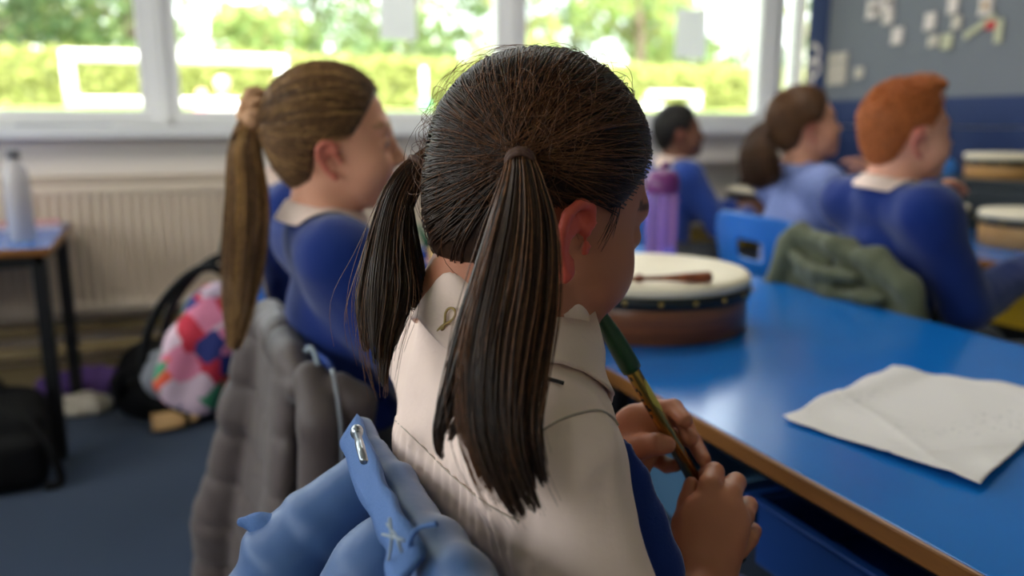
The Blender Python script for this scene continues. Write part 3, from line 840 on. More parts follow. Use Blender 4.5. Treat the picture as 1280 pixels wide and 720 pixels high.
# black bag by the radiator with a tan tag
t = thing('school_bag', (-.06, 2.95, 0), label='slumped black school bag with tan label lying near the radiator', cat='bag', group='bags on the carpet')
it = [('U', ell((-.06, 3.04, .10), (.17, .15, .13)), 0), ('U', ell((.02, 2.93, .08), (.16, .12, .09)), .06), ('U', ell((-.1, 3.08, .17), (.09, .08, .08)), .05), ('I', halfspace((0, 0, .004), (0, 0, -1)), .01)]
part('bag_body', bagmesh('bag_body', it, (-.3, 2.75, -.02), (.22, 3.25, .3), .012, 5, .010), M_blackcloth, t, world=True)
part('strap', MB().tube(catmull([(-.2, 2.95, .1), (-.16, 2.86, .2), (-.02, 2.84, .2), (.06, 2.85, .1)], 18), .012, 8).me('strap', True), M_blackcloth, t, world=True)
M_tanp = mat('tan_patch', (190, 150, 100), .6)
part('label_patch', MB().grid(lambda u, v: (-.10 + .1 * u, 2.80 + .03 * v - .012 * math.sin(3 * u), .012 + .05 * v + .01 * u), 8, 5).me('label_patch', True), M_tanp, t, world=True, solid=.004)
part('label_patch', MB().grid(lambda u, v: (.02 + .055 * u, 2.79 + .03 * v + .02 * u, .03 + .03 * v + .035 * u), 8, 5).me('label_patch', True), M_tanp, t, world=True, solid=.004)
# purple jumper and white top heaped under the desk
M_pur = mat('purple_cloth', (110, 78, 150), .9, bump=(120, .3)); M_ivory = mat('ivory_cloth', (190, 180, 165), .9, bump=(120, .3))
def heap(nm, c, r, m, lab, seed, cat):
    it = [('U', ell(c, r), 0), ('U', ell((c[0] + r[0] * .5, c[1] - r[1] * .2, c[2]), (r[0] * .6, r[1] * .7, r[2] * 1.1)), .04), ('I', halfspace((0, 0, .004), (0, 0, -1)), .01)]
    o = part(nm, sdf_mesh(nm, it, np.array(c) - np.array(r) * 2, np.array(c) + np.array(r) * 2, .01, waves(seed, 45, .016)), m)
    tag(o, lab, cat, 'clothes left on the carpet')
heap('cardigan', (-.35, 3.345, .045), (.15, .05, .055), M_pur, 'crumpled purple cardigan on the carpet beside the desk legs', 3, 'clothing')
heap('shirt', (-.36, 3.14, .025), (.12, .07, .03), M_ivory, 'crumpled ivory top on the carpet in front of the purple cardigan', 8, 'clothing')
# black rucksack at the left edge
t = thing('rucksack', (-.47, 2.52, 0), label='plain black rucksack standing on the carpet at the left edge', cat='bag', group='bags on the carpet')
it = [('U', rbox((-.50, 2.58, .12), (.14, .10, .115), .06), 0), ('U', rbox((-.46, 2.49, .085), (.10, .04, .075), .035), .02), ('U', ell((-.50, 2.60, .215), (.12, .08, .05)), .05)]
part('bag_body', bagmesh('bag_body', it, (-.75, 2.3, -.02), (-.25, 2.75, .36), .012, 15, .007), M_blackcloth, t, world=True)
part('strap', MB().tube(catmull([(-.40, 2.50, .20), (-.35, 2.47, .12), (-.33, 2.47, .02), (-.37, 2.46, .014)], 18), .012, 8).me('strap', True), M_blackcloth, t, world=True)
part('top_handle', MB().tube(catmull([(-.54, 2.58, .24), (-.53, 2.58, .295), (-.47, 2.58, .295), (-.46, 2.58, .24)], 14), .008, 8).me('top_handle', True), M_blackcloth, t, world=True)
# coat on the sill ledge at the far end
t = thing('black_coat', (2.55, 3.25, .62), label='dark coat heaped under the window beyond the far drum', cat='coat', group=None)
it = [('U', ell((2.70, 3.22, .70), (.19, .09, .09)), 0), ('U', ell((2.80, 3.22, .76), (.12, .09, .07)), .06), ('U', ell((2.62, 3.22, .72), (.07, .08, .08)), .05), ('I', halfspace((0, 0, ZT + .003), (0, 0, -1)), .01)]
part('coat_body', bagmesh('coat_body', it, (2.3, 3.05, .58), (2.95, 3.36, .9), .014, 25, .012), M_blackcloth, t, world=True)

# patchwork rucksack hung on the chair behind the first girl
bpx = atd(262, 428, 2.02)
bx, by = bpx[0], bpx[1]; BZ = .50
t = thing('patchwork_rucksack', (bx, by, .30), label='rucksack with pink green and red patchwork hanging behind the blond girl', cat='bag')
Mpw = mat('patchwork', (200, 80, 110), .75, bump=(200, .2))
nt = Mpw.node_tree; b_ = nt.nodes['Principled BSDF']
tc = nt.nodes.new('ShaderNodeTexCoord'); mp = nt.nodes.new('ShaderNodeMapping'); mp.inputs['Rotation'].default_value = (0, .6, .3); mp.inputs['Scale'].default_value = (17, 17, 17)
vo = nt.nodes.new('ShaderNodeTexVoronoi'); vo.distance = 'CHEBYCHEV'; vo.inputs['Scale'].default_value = 1; vo.inputs['Randomness'].default_value = .55
cr = nt.nodes.new('ShaderNodeValToRGB'); cr.color_ramp.interpolation = 'CONSTANT'
sp = nt.nodes.new('ShaderNodeSeparateColor')
els = cr.color_ramp.elements
for i, (p_, c) in enumerate(((0, (224, 130, 160)), (.18, (200, 40, 64)), (.36, (70, 150, 110)), (.5, (220, 190, 205)), (.64, (150, 150, 150)), (.74, (226, 90, 60)), (.86, (40, 50, 120)))):
    e = els[i] if i < 2 else els.new(p_)
    e.position = p_; e.color = srgb(*c)
nt.links.new(tc.outputs['Object'], mp.inputs['Vector']); nt.links.new(mp.outputs['Vector'], vo.inputs['Vector']); nt.links.new(vo.outputs['Color'], sp.inputs[0]); nt.links.new(sp.outputs[0], cr.inputs['Fac']); nt.links.new(cr.outputs['Color'], b_.inputs['Base Color'])
Rb = np.array(Euler((.0, .38, -.3)).to_matrix())
it = [('U', rbox((bx + .0, by, .46), (.075, .105, .15), .05, Rb), 0), ('U', rbox((bx - .065, by - .01, BZ - .05), (.04, .085, .085), .035, Rb), .02)]
part('bag_body', bagmesh('bag_body', it, (bx - .28, by - .25, .2), (bx + .28, by + .25, .74), .010, 31, .004), Mpw, t, world=True)
for dy in (-.075, .075):
    ps = [S(bx, by, BZ) + Rb @ S(*q) for q in ((.05, dy, .15), (-.03, dy, .172), (-.085, dy, .11), (-.115, dy, 0), (-.10, dy, -.11), (-.05, dy, -.155))]
    part('strap', MB().tube(catmull(ps, 24), .011, 8).me('strap', True), M_blackcloth, t, world=True)
ps = [S(bx, by, BZ) + Rb @ S(0, .0, .15), S(bx + .05, by + .01, .70), S(bx + .09, by + .02, .775), S(bx + .12, by + .02, .73)]
part('hanging_loop', MB().tube(catmull(ps, 18), .013, 8).me('hanging_loop', True), M_blackcloth, t, world=True)
part('side_pocket', MB().ball((bx - .11, by - .02, BZ - .09), (.05, .055, .06), 14, 9).me('side_pocket', True), mat('grey_mesh', (110, 112, 120), .7), t, world=True)
# ================================================================== PEOPLE
def rot3(yaw, pitch, roll):
    yaw, pitch, roll = [math.radians(a) for a in (yaw, pitch, roll)]
    c, s = math.cos(yaw), math.sin(yaw); A = np.array([[c, -s, 0], [s, c, 0], [0, 0, 1]])
    c, s = math.cos(pitch), math.sin(pitch); B_ = np.array([[c, 0, s], [0, 1, 0], [-s, 0, c]])
    c, s = math.cos(roll), math.sin(roll); D_ = np.array([[1, 0, 0], [0, c, -s], [0, s, c]])
    return A @ B_ @ D_

HC = np.array([-.012, 0, .022]); HR = np.array([.0945, .0765, .0865])   # hair shell of the skull, local

def head_items(C, R):
    T = lambda f: (lambda P: f((P - C) @ R))
    it = []
    U = lambda f, k=0: it.append(('U', T(f), k))
    Cv = lambda f, k=0: it.append(('C', T(f), k))
    U(ell((-.012, 0, .022), (.088, .070, .080)))
    U(ell((.022, 0, -.030), (.056, .056, .074)), .03)
    U(ell((.030, 0, -.078), (.044, .042, .034)), .03)
    U(cap((.058, -.010, -.102), (.058, .010, -.102), .012), .024)
    for s in (-1, 1): U(ell((.046, s * .036, -.052), (.028, .022, .028)), .025)
    U(cap((.070, -.028, .004), (.070, .028, .004), .010), .018)
    for s in (-1, 1): Cv(ell((.090, s * .031, -.018), (.014, .016, .011)), .014)
    for s in (-1, 1): U(ell((.0665, s * .031, -.019), (.0125, .014, .0115)), .003)
    U(cap((.076, 0, -.008), (.094, 0, -.047), .0055, .0085), .014)
    for s in (-1, 1): U(ell((.084, s * .0095, -.051), (.009, .007, .0065)), .007)
    U(ell((.0785, 0, -.0735), (.0085, .019, .0050)), .005)
    U(ell((.0770, 0, -.0825), (.0085, .017, .0058)), .004)
    U(cap((-.022, 0, -.045), (-.040, 0, -.105), .040, .041), .03)
    for s in (-1, 1):
        c = np.array([-.004, s * .069, -.030]); ef = np.array([.975, -s * .22, 0]); ev = np.array([-.12, s * .05, 1.]); ev /= np.linalg.norm(ev)
        on = np.cross(ev, ef) * s
        if on[1] * s < 0: on = -on
        pt = lambda u, v, w=0: c + ef * u + ev * v + on * w
        U(ell(pt(-.006, -.001), (.0135, .0032, .0235), np.stack([ef, on, ev], 1)), .006)
        Cv(ell(pt(.000, -.005, .006), (.0090, .0085, .0130), np.stack([ef, on, ev], 1)), .003)
        U(chain([pt(.006, .004, .002), pt(.009, .014, .003), pt(.004, .025, .004), pt(-.008, .026, .004), pt(-.018, .016, .003), pt(-.020, .002, .002), pt(-.016, -.014, .001), pt(-.008, -.024, 0)],
                [.0034, .0036, .0039, .0042, .0044, .0042, .0038, .0042], .002), .0025)
        Cv(ell(pt(-.004, .014, .006), (.0065, .0055, .0075), np.stack([ef, on, ev], 1)), .002)
        U(ell(pt(-.003, -.027, .0), (.0065, .0045, .0075), np.stack([ef, on, ev], 1)), .004)
        U(ell(pt(.010, -.006, .001), (.004, .004, .006), np.stack([ef, on, ev], 1)), .004)
    return it

def head_cols(V, C, R, base, lip, ear, brow, c):
    L = (V - C) @ R
    g = lambda d, w: np.clip(1 - d / w, 0, 1)[:, None]
    def mixin(m, col): c[:] = c * (1 - m) + np.array(srgb(*col)[:3]) * m
    e = (np.abs(L[:, 1]) > .0675) & (np.abs(L[:, 0] + .01) < .035) & (np.abs(L[:, 2] + .03) < .045)
    mixin(e[:, None] * .9, ear)
    lp = ((L[:, 0] - .083) / .012) ** 2 + (L[:, 1] / .021) ** 2 + ((L[:, 2] + .078) / .0105) ** 2
    mixin(np.clip(1.6 - lp * 1.6, 0, 1)[:, None] * (L[:, 0] > .06)[:, None], lip)
    for s in (-1, 1):
        y = L[:, 1] * s
        bz = .0065 + .004 * np.sin(np.clip((y - .012) / .036, 0, 1) * 3.14)
        m = (L[:, 0] > .045) & (y > .012) & (y < .048) & (np.abs(L[:, 2] - bz) < .0032)
        mixin(m[:, None] * .8, brow)
        ey = ((L[:, 0] - .079) / .01) ** 2 + ((y - .031) / .009) ** 2 + ((L[:, 2] + .019) / .0042) ** 2
        mixin((ey < 1)[:, None] * 1.0, (225, 218, 212))
        ir = ((y - .031) / .0052) ** 2 + ((L[:, 2] + .019) / .0042) ** 2
        mixin(((ir < 1) & (ey < 1.0))[:, None] * 1., (62, 42, 28))
        lash = (np.abs(np.sqrt(ey) - 1.06) < .14) & (L[:, 2] > -.0205)
        mixin(lash[:, None] * .85, (40, 28, 22))

_sh = [('U', ell(HC, HR), 0), ('U', ell((-.052, 0, -.032), (.042, .050, .052)), .03)]
def shell_project(L, off=0., it=3):
    L = np.array(L, float); shp = L.shape; P = L.reshape(-1, 3)
    q = (P - HC) / HR; P = HC + q / (np.linalg.norm(q, axis=1, keepdims=True) + 1e-9) * HR
    for _ in range(it):
        d = fold(_sh, P); e = 5e-4
        g = np.stack([(fold(_sh, P + np.eye(3)[k] * e) - d) / e for k in range(3)], 1); g /= np.linalg.norm(g, axis=1)[:, None] + 1e-9
        P = P - g * d[:, None]
    return P.reshape(shp), g.reshape(shp)

def hair_front(L, hl=0.0, boy=0.):
    f1 = (L[:, 0] - .036 - hl - .60 * L[:, 2]) * .85 + .10 * np.maximum(np.abs(L[:, 1]) - .045, 0)
    if boy: zl = np.interp(L[:, 0], [-.07, -.050, -.034, -.018, .010, .018, .03], [-.072, -.062, -.034, .006, .008, -.010, -.010])
    else: zl = np.interp(L[:, 0], [-.07, -.046, -.028, .008, .018, .03], [-.088, -.080, -.014, .002, -.006, -.006])
    return np.maximum(f1, (zl - L[:, 2]) * .7)

def hair_cap(name, C, R, h, hl=0., grow=0., nape=True, disp=None, extra=(), boy=0.):
    T = lambda f: (lambda P: f((P - C) @ R))
    it = [('U', T(ell(HC, HR + grow)), 0), ('U', T(ell((-.052, 0, -.032), (.042 + grow * .5, .050, .052))), .03)]
    it += [(k, T(f), kk) for k, f, kk in extra]
    it.append(('I', T(lambda L: hair_front(L, hl, boy)), .006))
    ext = .13 + grow
    return sdf_mesh(name, it, C - ext, C + ext, h, disp)

def scalp_roots(n, seed, hl=0., cond=None, boy=0.):
    r = np.random.RandomState(seed); out = []
    while len(out) < n:
        u = r.normal(size=(n * 2, 3)); u /= np.linalg.norm(u, axis=1)[:, None]
        L, _ = shell_project(HC + u * HR)
        ok = hair_front(L, hl, boy) < 0
        if cond is not None: ok &= cond(L)
        out += list(L[ok])
    return np.array(out[:n])

def sweep(roots, ties, seed, m=14, lift=.005, gather=.008, bow=.0, back=None):
    """strands combed over the skull from each root to its tie (local)"""
    r = np.random.RandomState(seed); n = len(roots); t = np.linspace(0, 1, m)
    e = r.normal(size=(n, 3)) * gather * .6
    end = ties + e
    P = roots[:, None] * (1 - t)[None, :, None] + end[:, None] * t[None, :, None]
    lay = r.uniform(0, 1, n) ** 2 * lift
    Sf, nrm = shell_project(P)
    up = lay[:, None] * np.sin(np.clip(t * 1.3, 0, 1) * np.pi / 2)[None] + .0045 * np.exp(-((1 - t) / .16) ** 2)[None] + .0002
    ph = r.uniform(0, 6.28, n)[:, None]; am = r.normal(0, .0016, (n, 1))
    side = np.cross(nrm, np.gradient(Sf, axis=1)); side /= np.linalg.norm(side, axis=2, keepdims=True) + 1e-9
    wig = (np.sin(t[None] * 5 + ph) * am * np.sin(np.pi * t)[None] + bow * np.sin(np.pi * t)[None] * r.normal(0, 1, (n, 1)))
    Q = Sf + nrm * up[:, :, None] + side * wig[:, :, None]
    return Q

def to_world(Pl, C, R):
    return Pl @ R.T + C

def hairmat(name, rgb, rough=.42):
    m = mat(name, rgb, rough, spec=.32, var=(220, .45))
    m.node_tree.nodes['Principled BSDF'].inputs['Sheen Weight'].default_value = 0.0
    return m

def generic_hand(wr, d, nrm, s, curl=.5):
    """items for a palm, four bent fingers and a thumb; d towards the finger tips, nrm out of the palm, s +1/-1 side of the thumb"""
    d = d / np.linalg.norm(d); nrm = nrm - d * (nrm @ d); nrm /= np.linalg.norm(nrm); sd = np.cross(d, nrm) * s
    it = [('U', ecap(wr, wr + d * .05, .021, .031, sd, .42), .012)]
    for i, (o, ln) in enumerate(((.022, .058), (.0075, .064), (-.0075, .060), (-.021, .047))):
        b = wr + d * (.066 - .004 * abs(i - 1)) + sd * o
        a1, a2, a3 = curl * .6, curl * 1.5, curl * 2.1
        p1 = b + (d * math.cos(a1) + nrm * math.sin(a1)) * ln * .44
        p2 = p1 + (d * math.cos(a2) + nrm * math.sin(a2)) * ln * .32
        p3 = p2 + (d * math.cos(a3) + nrm * math.sin(a3)) * ln * .24
        it.append(('U', chain([b - d * .02, b, p1, p2, p3], [.008, .0078, .007, .0064, .0056]), .004))
    tb = wr + d * .018 + sd * .02
    t1 = tb + (d * .55 + sd * .7 + nrm * .3) * .03; t2 = t1 + (d * .85 + sd * .15 + nrm * .45) * .028
    it.append(('U', chain([tb, t1, t2], [.0105, .0088, .0072]), .006))
    return it

def child(lab, C, hd, psi, J, skin, h=.006, hair=None, cloth=None, lip=(176, 100, 92), ear=None, brow=(80, 60, 44), hands=None, armw=1., base_y=None):
    """one seated child; J: joints in world space"""
    R = rot3(*hd); C = np.array(C, float)
    f = S(math.cos(psi), math.sin(psi), 0); l = S(-math.sin(psi), math.cos(psi), 0)
    root = thing('person', (J['pelvis'][0], J['pelvis'][1], 0), label=lab, cat='person')
    skin_m = mat('skin', skin, .5, spec=.35, sss=.12, col=True, bump=(180, .05, .001))
    nb = J['nb']; chest = J['chest']; pel = J['pelvis']
    it = head_items(C, R)
    low = C + R @ S(-.030, 0, -.085)
    it.append(('U', cap(low, nb + f * .012 + S(0, 0, -.01), .041, .046), .03))
    it.append(('U', ecap(pel, chest, .098, .100, l, .68), .03))
    for q in 'LR': it.append(('U', cap(nb + f * .01 + S(0, 0, -.03), J['sh' + q] + S(0, 0, .004), .036, .036), .04))
    for q in 'LR':
        it.append(('U', cap(J['sh' + q], J['el' + q], .038, .031), .015))
        it.append(('U', cap(J['el' + q], J['wr' + q], .031, .0215), .01))
        s = 1 if q == 'L' else -1
        if hands and q in hands: it += hands[q]
        else:
            d = J['wr' + q] - J['el' + q]
            it += generic_hand(J['wr' + q], J.get('hd' + q, d), J.get('hn' + q, S(0, 0, -1)), (1 if q == 'R' else -1) * J.get('flip', 1), J.get('curl', .5))
        hip = pel + l * s * .06 - S(0, 0, .02); kn = J['kn' + q]; an = J['an' + q]
        it.append(('U', cap(hip, kn, .068, .046), .03)); it.append(('U', cap(kn, an, .044, .028), .02))
        it.append(('U', ecap(an - S(0, 0, .02), an + f * .11 - S(0, 0, .038), .028, .026, l, .7), .02))
    ps = [C, nb, pel, J['elL'], J['elR'], J['wrL'], J['wrR'], J['knL'], J['knR'], J['anL'], J['anR'] + f * .1]
    lo, hi = bounds(*ps, pad=.15); lo[2] = max(lo[2], .005)
    basec = np.array(srgb(*skin)[:3])
    def cols(V):
        c = np.tile(basec, (len(V), 1)); head_cols(V, C, R, skin, lip, ear or skin, brow, c); return c
    if isinstance(h, tuple):   # fine skin: sample the whole child at one pitch
        h = h[0]
    part('body', sdf_mesh('body', it, lo, hi, h, None, cols), skin_m, root, world=True)
    return root, R, C, f, l

def arms_items(J, f, l, ra, k=.03, wr=True, flat=.70, chest_r=.112, sl=1.0):
    nb, chest, pel = J['nb'], J['chest'], J['pelvis']
    it = [('U', ecap(pel, chest, chest_r, chest_r + .002, l, flat + .05), 0)]
    for q in 'LR': it.append(('U', cap(nb + f * .01 - S(0, 0, .034), J['sh' + q], .046, .048), .05))
    for q in 'LR':
        e = J['el' + q]; sh = J['sh' + q]
        it.append(('U', cap(sh, sh + (e - sh) * sl, ra, ra * .92), .055))
        if wr: it.append(('U', cap(e, e + (J['wr' + q] - e) * .93, ra * .92, ra * .72), .012))
    return it

def collar(name, C, R, nb, f, l, m, root, fh=.55, shear=0., rad=.051, hgt=.028, leaf=.04, tilt=1.1, open_=.25, surf=None, point=.016, off=.004):
    """folded shirt collar: stand and turned-down leaf around the neck, resting on the garment surface"""
    ax = (C + R @ S(-.03, 0, -.06)) - nb; ax = ax / np.linalg.norm(ax) + S(0, 0, tilt); ax /= np.linalg.norm(ax)
    a = f - ax * (f @ ax); a /= np.linalg.norm(a); b = np.cross(ax, a)
    cen = nb + f * .010
    nu, nv = 64, 14
    V = np.empty((nv + 1, nu + 1, 3))
    for i in range(nu + 1):
        q = open_ + (2 * math.pi - 2 * open_) * i / nu          # 0 = throat
        dirv = a * math.cos(q) + b * math.sin(q)
        back = (1 - math.cos(q)) / 2
        lf = leaf + point * max(0, 1 - abs((q if q < math.pi else 2 * math.pi - q) - open_) / .7)
        top = cen + dirv * (rad + .001) + ax * (hgt * (fh + (1 - fh) * back))
        for j in range(nv + 1):
            t = j / nv
            if t < .3:
                s = t / .3; p = cen + dirv * (rad - .002 + .003 * s) + ax * (hgt * (fh + (1 - fh) * back) * s - .006 * (1 - s))
            else:
                s = (t - .3) / .7; p = top + dirv * (.006 * math.sin(min(1, s * 3) * math.pi / 2) + lf * .50 * s) - ax * (lf * .86 * s ** 1.1) + ax * .003 * math.sin(min(1, s * 3) * math.pi)
            V[j, i] = p
    V = V.reshape(-1, 3)
    V[:, 2] -= shear * np.maximum(-((V - cen) @ l) - .005, 0)
    if surf is not None:
        jj = np.repeat(np.arange(nv + 1), nu + 1); sel = jj > nv * .36
        for _ in range(4):
            P = V[sel]; d = surf(P); e = 1e-3
            g = np.stack([(surf(P + np.eye(3)[k] * e) - d) / e for k in range(3)], 1); g /= np.linalg.norm(g, axis=1)[:, None] + 1e-9
            V[sel] = P + g * np.maximum(off - d, 0)[:, None]
    Q = np.array([(j * (nu + 1) + i, j * (nu + 1) + i + 1, (j + 1) * (nu + 1) + i + 1, (j + 1) * (nu + 1) + i) for j in range(nv) for i in range(nu)])
    return part(name, np_mesh(name, V, Q), m, root, world=True, solid=.0022)

def scrunch(name, c, axis, R0, r, m, root, lump=.25, n=40, k=11):
    """gathered hair band: lumpy ring round the axis"""
    ax = np.array(axis, float); ax /= np.linalg.norm(ax); a = np.cross(ax, S(.3, .2, .9)); a /= np.linalg.norm(a); b = np.cross(ax, a)
    mb = MB(); pts = []; rs = []
    for i in range(n):
        q = 2 * math.pi * i / n
        pts.append(np.array(c) + (a * math.cos(q) + b * math.sin(q)) * R0 + ax * r * .3 * lump * math.sin(k * q)); rs.append(r * (1 + lump * math.sin(k * q + 1)))
    mb.tube(pts, rs, 12, closed=True)
    return part(name, mb.me(name, True), m, root, world=True)

def hit(px, py, C, R, grow=0.):
    o = (CAM - C) @ R; d = (atd(px, py, 1) - CAM) @ R; r = HR + grow
    o2 = (o - HC) / r; d2 = d / r
    A = d2 @ d2; B_ = 2 * o2 @ d2; c = o2 @ o2 - 1; D_ = max(B_ * B_ - 4 * A * c, 0)
    t = (-B_ - math.sqrt(D_)) / (2 * A)
    return o + d * t, t      # local point, depth

def garment_legs(J, f, l, r=.075, skirt=False):
    pel = J['pelvis']; it = [('U', ecap(pel - S(0, 0, .03), pel + S(0, 0, .06), .118, .108, l, .8), 0)]
    for q in 'LR':
        s = 1 if q == 'L' else -1
        hip = pel + l * s * .06 - S(0, 0, .015)
        if skirt: it.append(('U', cap(hip, hip + (J['kn' + q] - hip) * .85, .08, .075), .06))
        else:
            it.append(('U', cap(hip, J['kn' + q], .078, .058), .03)); it.append(('U', cap(J['kn' + q], J['an' + q] + S(0, 0, .03), .056, .045), .02))
    return it

M_royal = mat('royal_knit', (14, 41, 112), .9, spec=.2, bump=(420, .35, .0012), sheen=.25)
M_shirt = mat('white_shirt', (232, 206, 194), .85, spec=.15, bump=(48, .35, .004))
M_grey = mat('grey_flannel', (70, 72, 78), .9, bump=(300, .3))
M_shoe = mat('black_leather', (16, 16, 18), .35)

def shoes(J, f, l, root):
    for q in 'LR':
        an = J['an' + q]
        it = [('U', ecap(an - S(0, 0, .028), an + f * .115 - S(0, 0, .034), .036, .034, l, .8), 0), ('U', cap(an + S(0, 0, .01), an - S(0, 0, .02), .036, .038), .02), ('I', halfspace((0, 0, .003), (0, 0, -1)), .004)]
        c = an + f * .05
        part('shoe', sdf_mesh('shoe', it, c - .14, c + .14, .008), M_shoe, root, world=True)

def joints(C, R, psi, chest_drop=.155, pel=None, seat=.37, sho=.132, lean=0., hands=((.34, .06, -.18), (.34, -.06, -.18)), el=((.10, .17, -.25), (.10, -.17, -.25)), kn=.36, nbl=(-.052, 0, -.118)):
    f = S(math.cos(psi), math.sin(psi), 0); l = S(-math.sin(psi), math.cos(psi), 0)
    nb = C + R @ S(*nbl)
    pelv = np.array(pel, float) if pel is not None else S(nb[0], nb[1], 0) + f * lean + S(0, 0, seat + .085)
    J = dict(nb=nb, pelvis=pelv, chest=nb + (pelv - nb) * .42 + f * .012)
    for i, q in enumerate('LR'):
        s = 1 if q == 'L' else -1
        J['sh' + q] = nb + f * .012 + l * s * sho - S(0, 0, .05)
        e = el[i]; J['el' + q] = nb + f * e[0] + l * e[1] + S(0, 0, e[2])
        w_ = hands[i]; J['wr' + q] = nb + f * w_[0] + l * w_[1] + S(0, 0, w_[2])
        J['kn' + q] = pelv + f * kn + l * s * .085 - S(0, 0, .02)
        J['an' + q] = S(*(pelv + f * (kn - .01) + l * s * .09)[:2], .075)
    return J

def clumps(guide, rads, k, n_each, sr, seed, m=24, side=(1, 0, 0), flat=.6, tend=(.84, 1.0), inner=.42, wild=.1):
    """a tied tail made of several locks, each with its own end"""
    r = np.random.RandomState(seed); out = []
    G = catmull(guide, m); Rd = catmull(np.array(rads)[:, None], m)[:, 0]
    T = np.gradient(G, axis=0); T /= np.linalg.norm(T, axis=1)[:, None]
    sd = np.array(side, float); A = sd - T * (T @ sd)[:, None]; A /= np.linalg.norm(A, axis=1)[:, None]; Bv = np.cross(T, A)
    for j in range(k):
        q = r.uniform(0, 6.28) if j >= 6 else j * 6.28 / 6 + r.normal(0, .2); rho = math.sqrt(r.uniform(.05, 1)) * .72
        a, b = math.cos(q) * rho, math.sin(q) * rho; te = r.uniform(*tend)
        n_ = max(6, int(m * te)); t = np.linspace(0, 1, n_)
        dr = r.normal(0, .10) * t ** 2
        sub_ = G[:n_] + A[:n_] * ((a + dr) * Rd[:n_])[:, None] + Bv[:n_] * (b * Rd[:n_] * flat)[:, None]
        rr = Rd[:n_] * (inner + .06 * r.normal()) * (1 - .78 * np.clip((t - .68) / .32, 0, 1) ** 1.5) + .0008
        P, _ = tail(sub_, rr, n_each, sr, seed * 31 + j, m, wild, .6, side, flat * 1.1, .88)
        out.append(P)
    return np.concatenate(out), (G, Rd)

def flat_core(G, Rd, k, squash=.45, seg=14):
    c = MB().tube(G, Rd * k, seg); v = np.array(c.v); cd = np.repeat((G - CAM) @ _FW, seg); dep = (v - CAM) @ _FW
    c.v = [tuple(p - _FW * (dd - cc) * squash) for p, dd, cc in zip(v, dep, cd)]
    return c
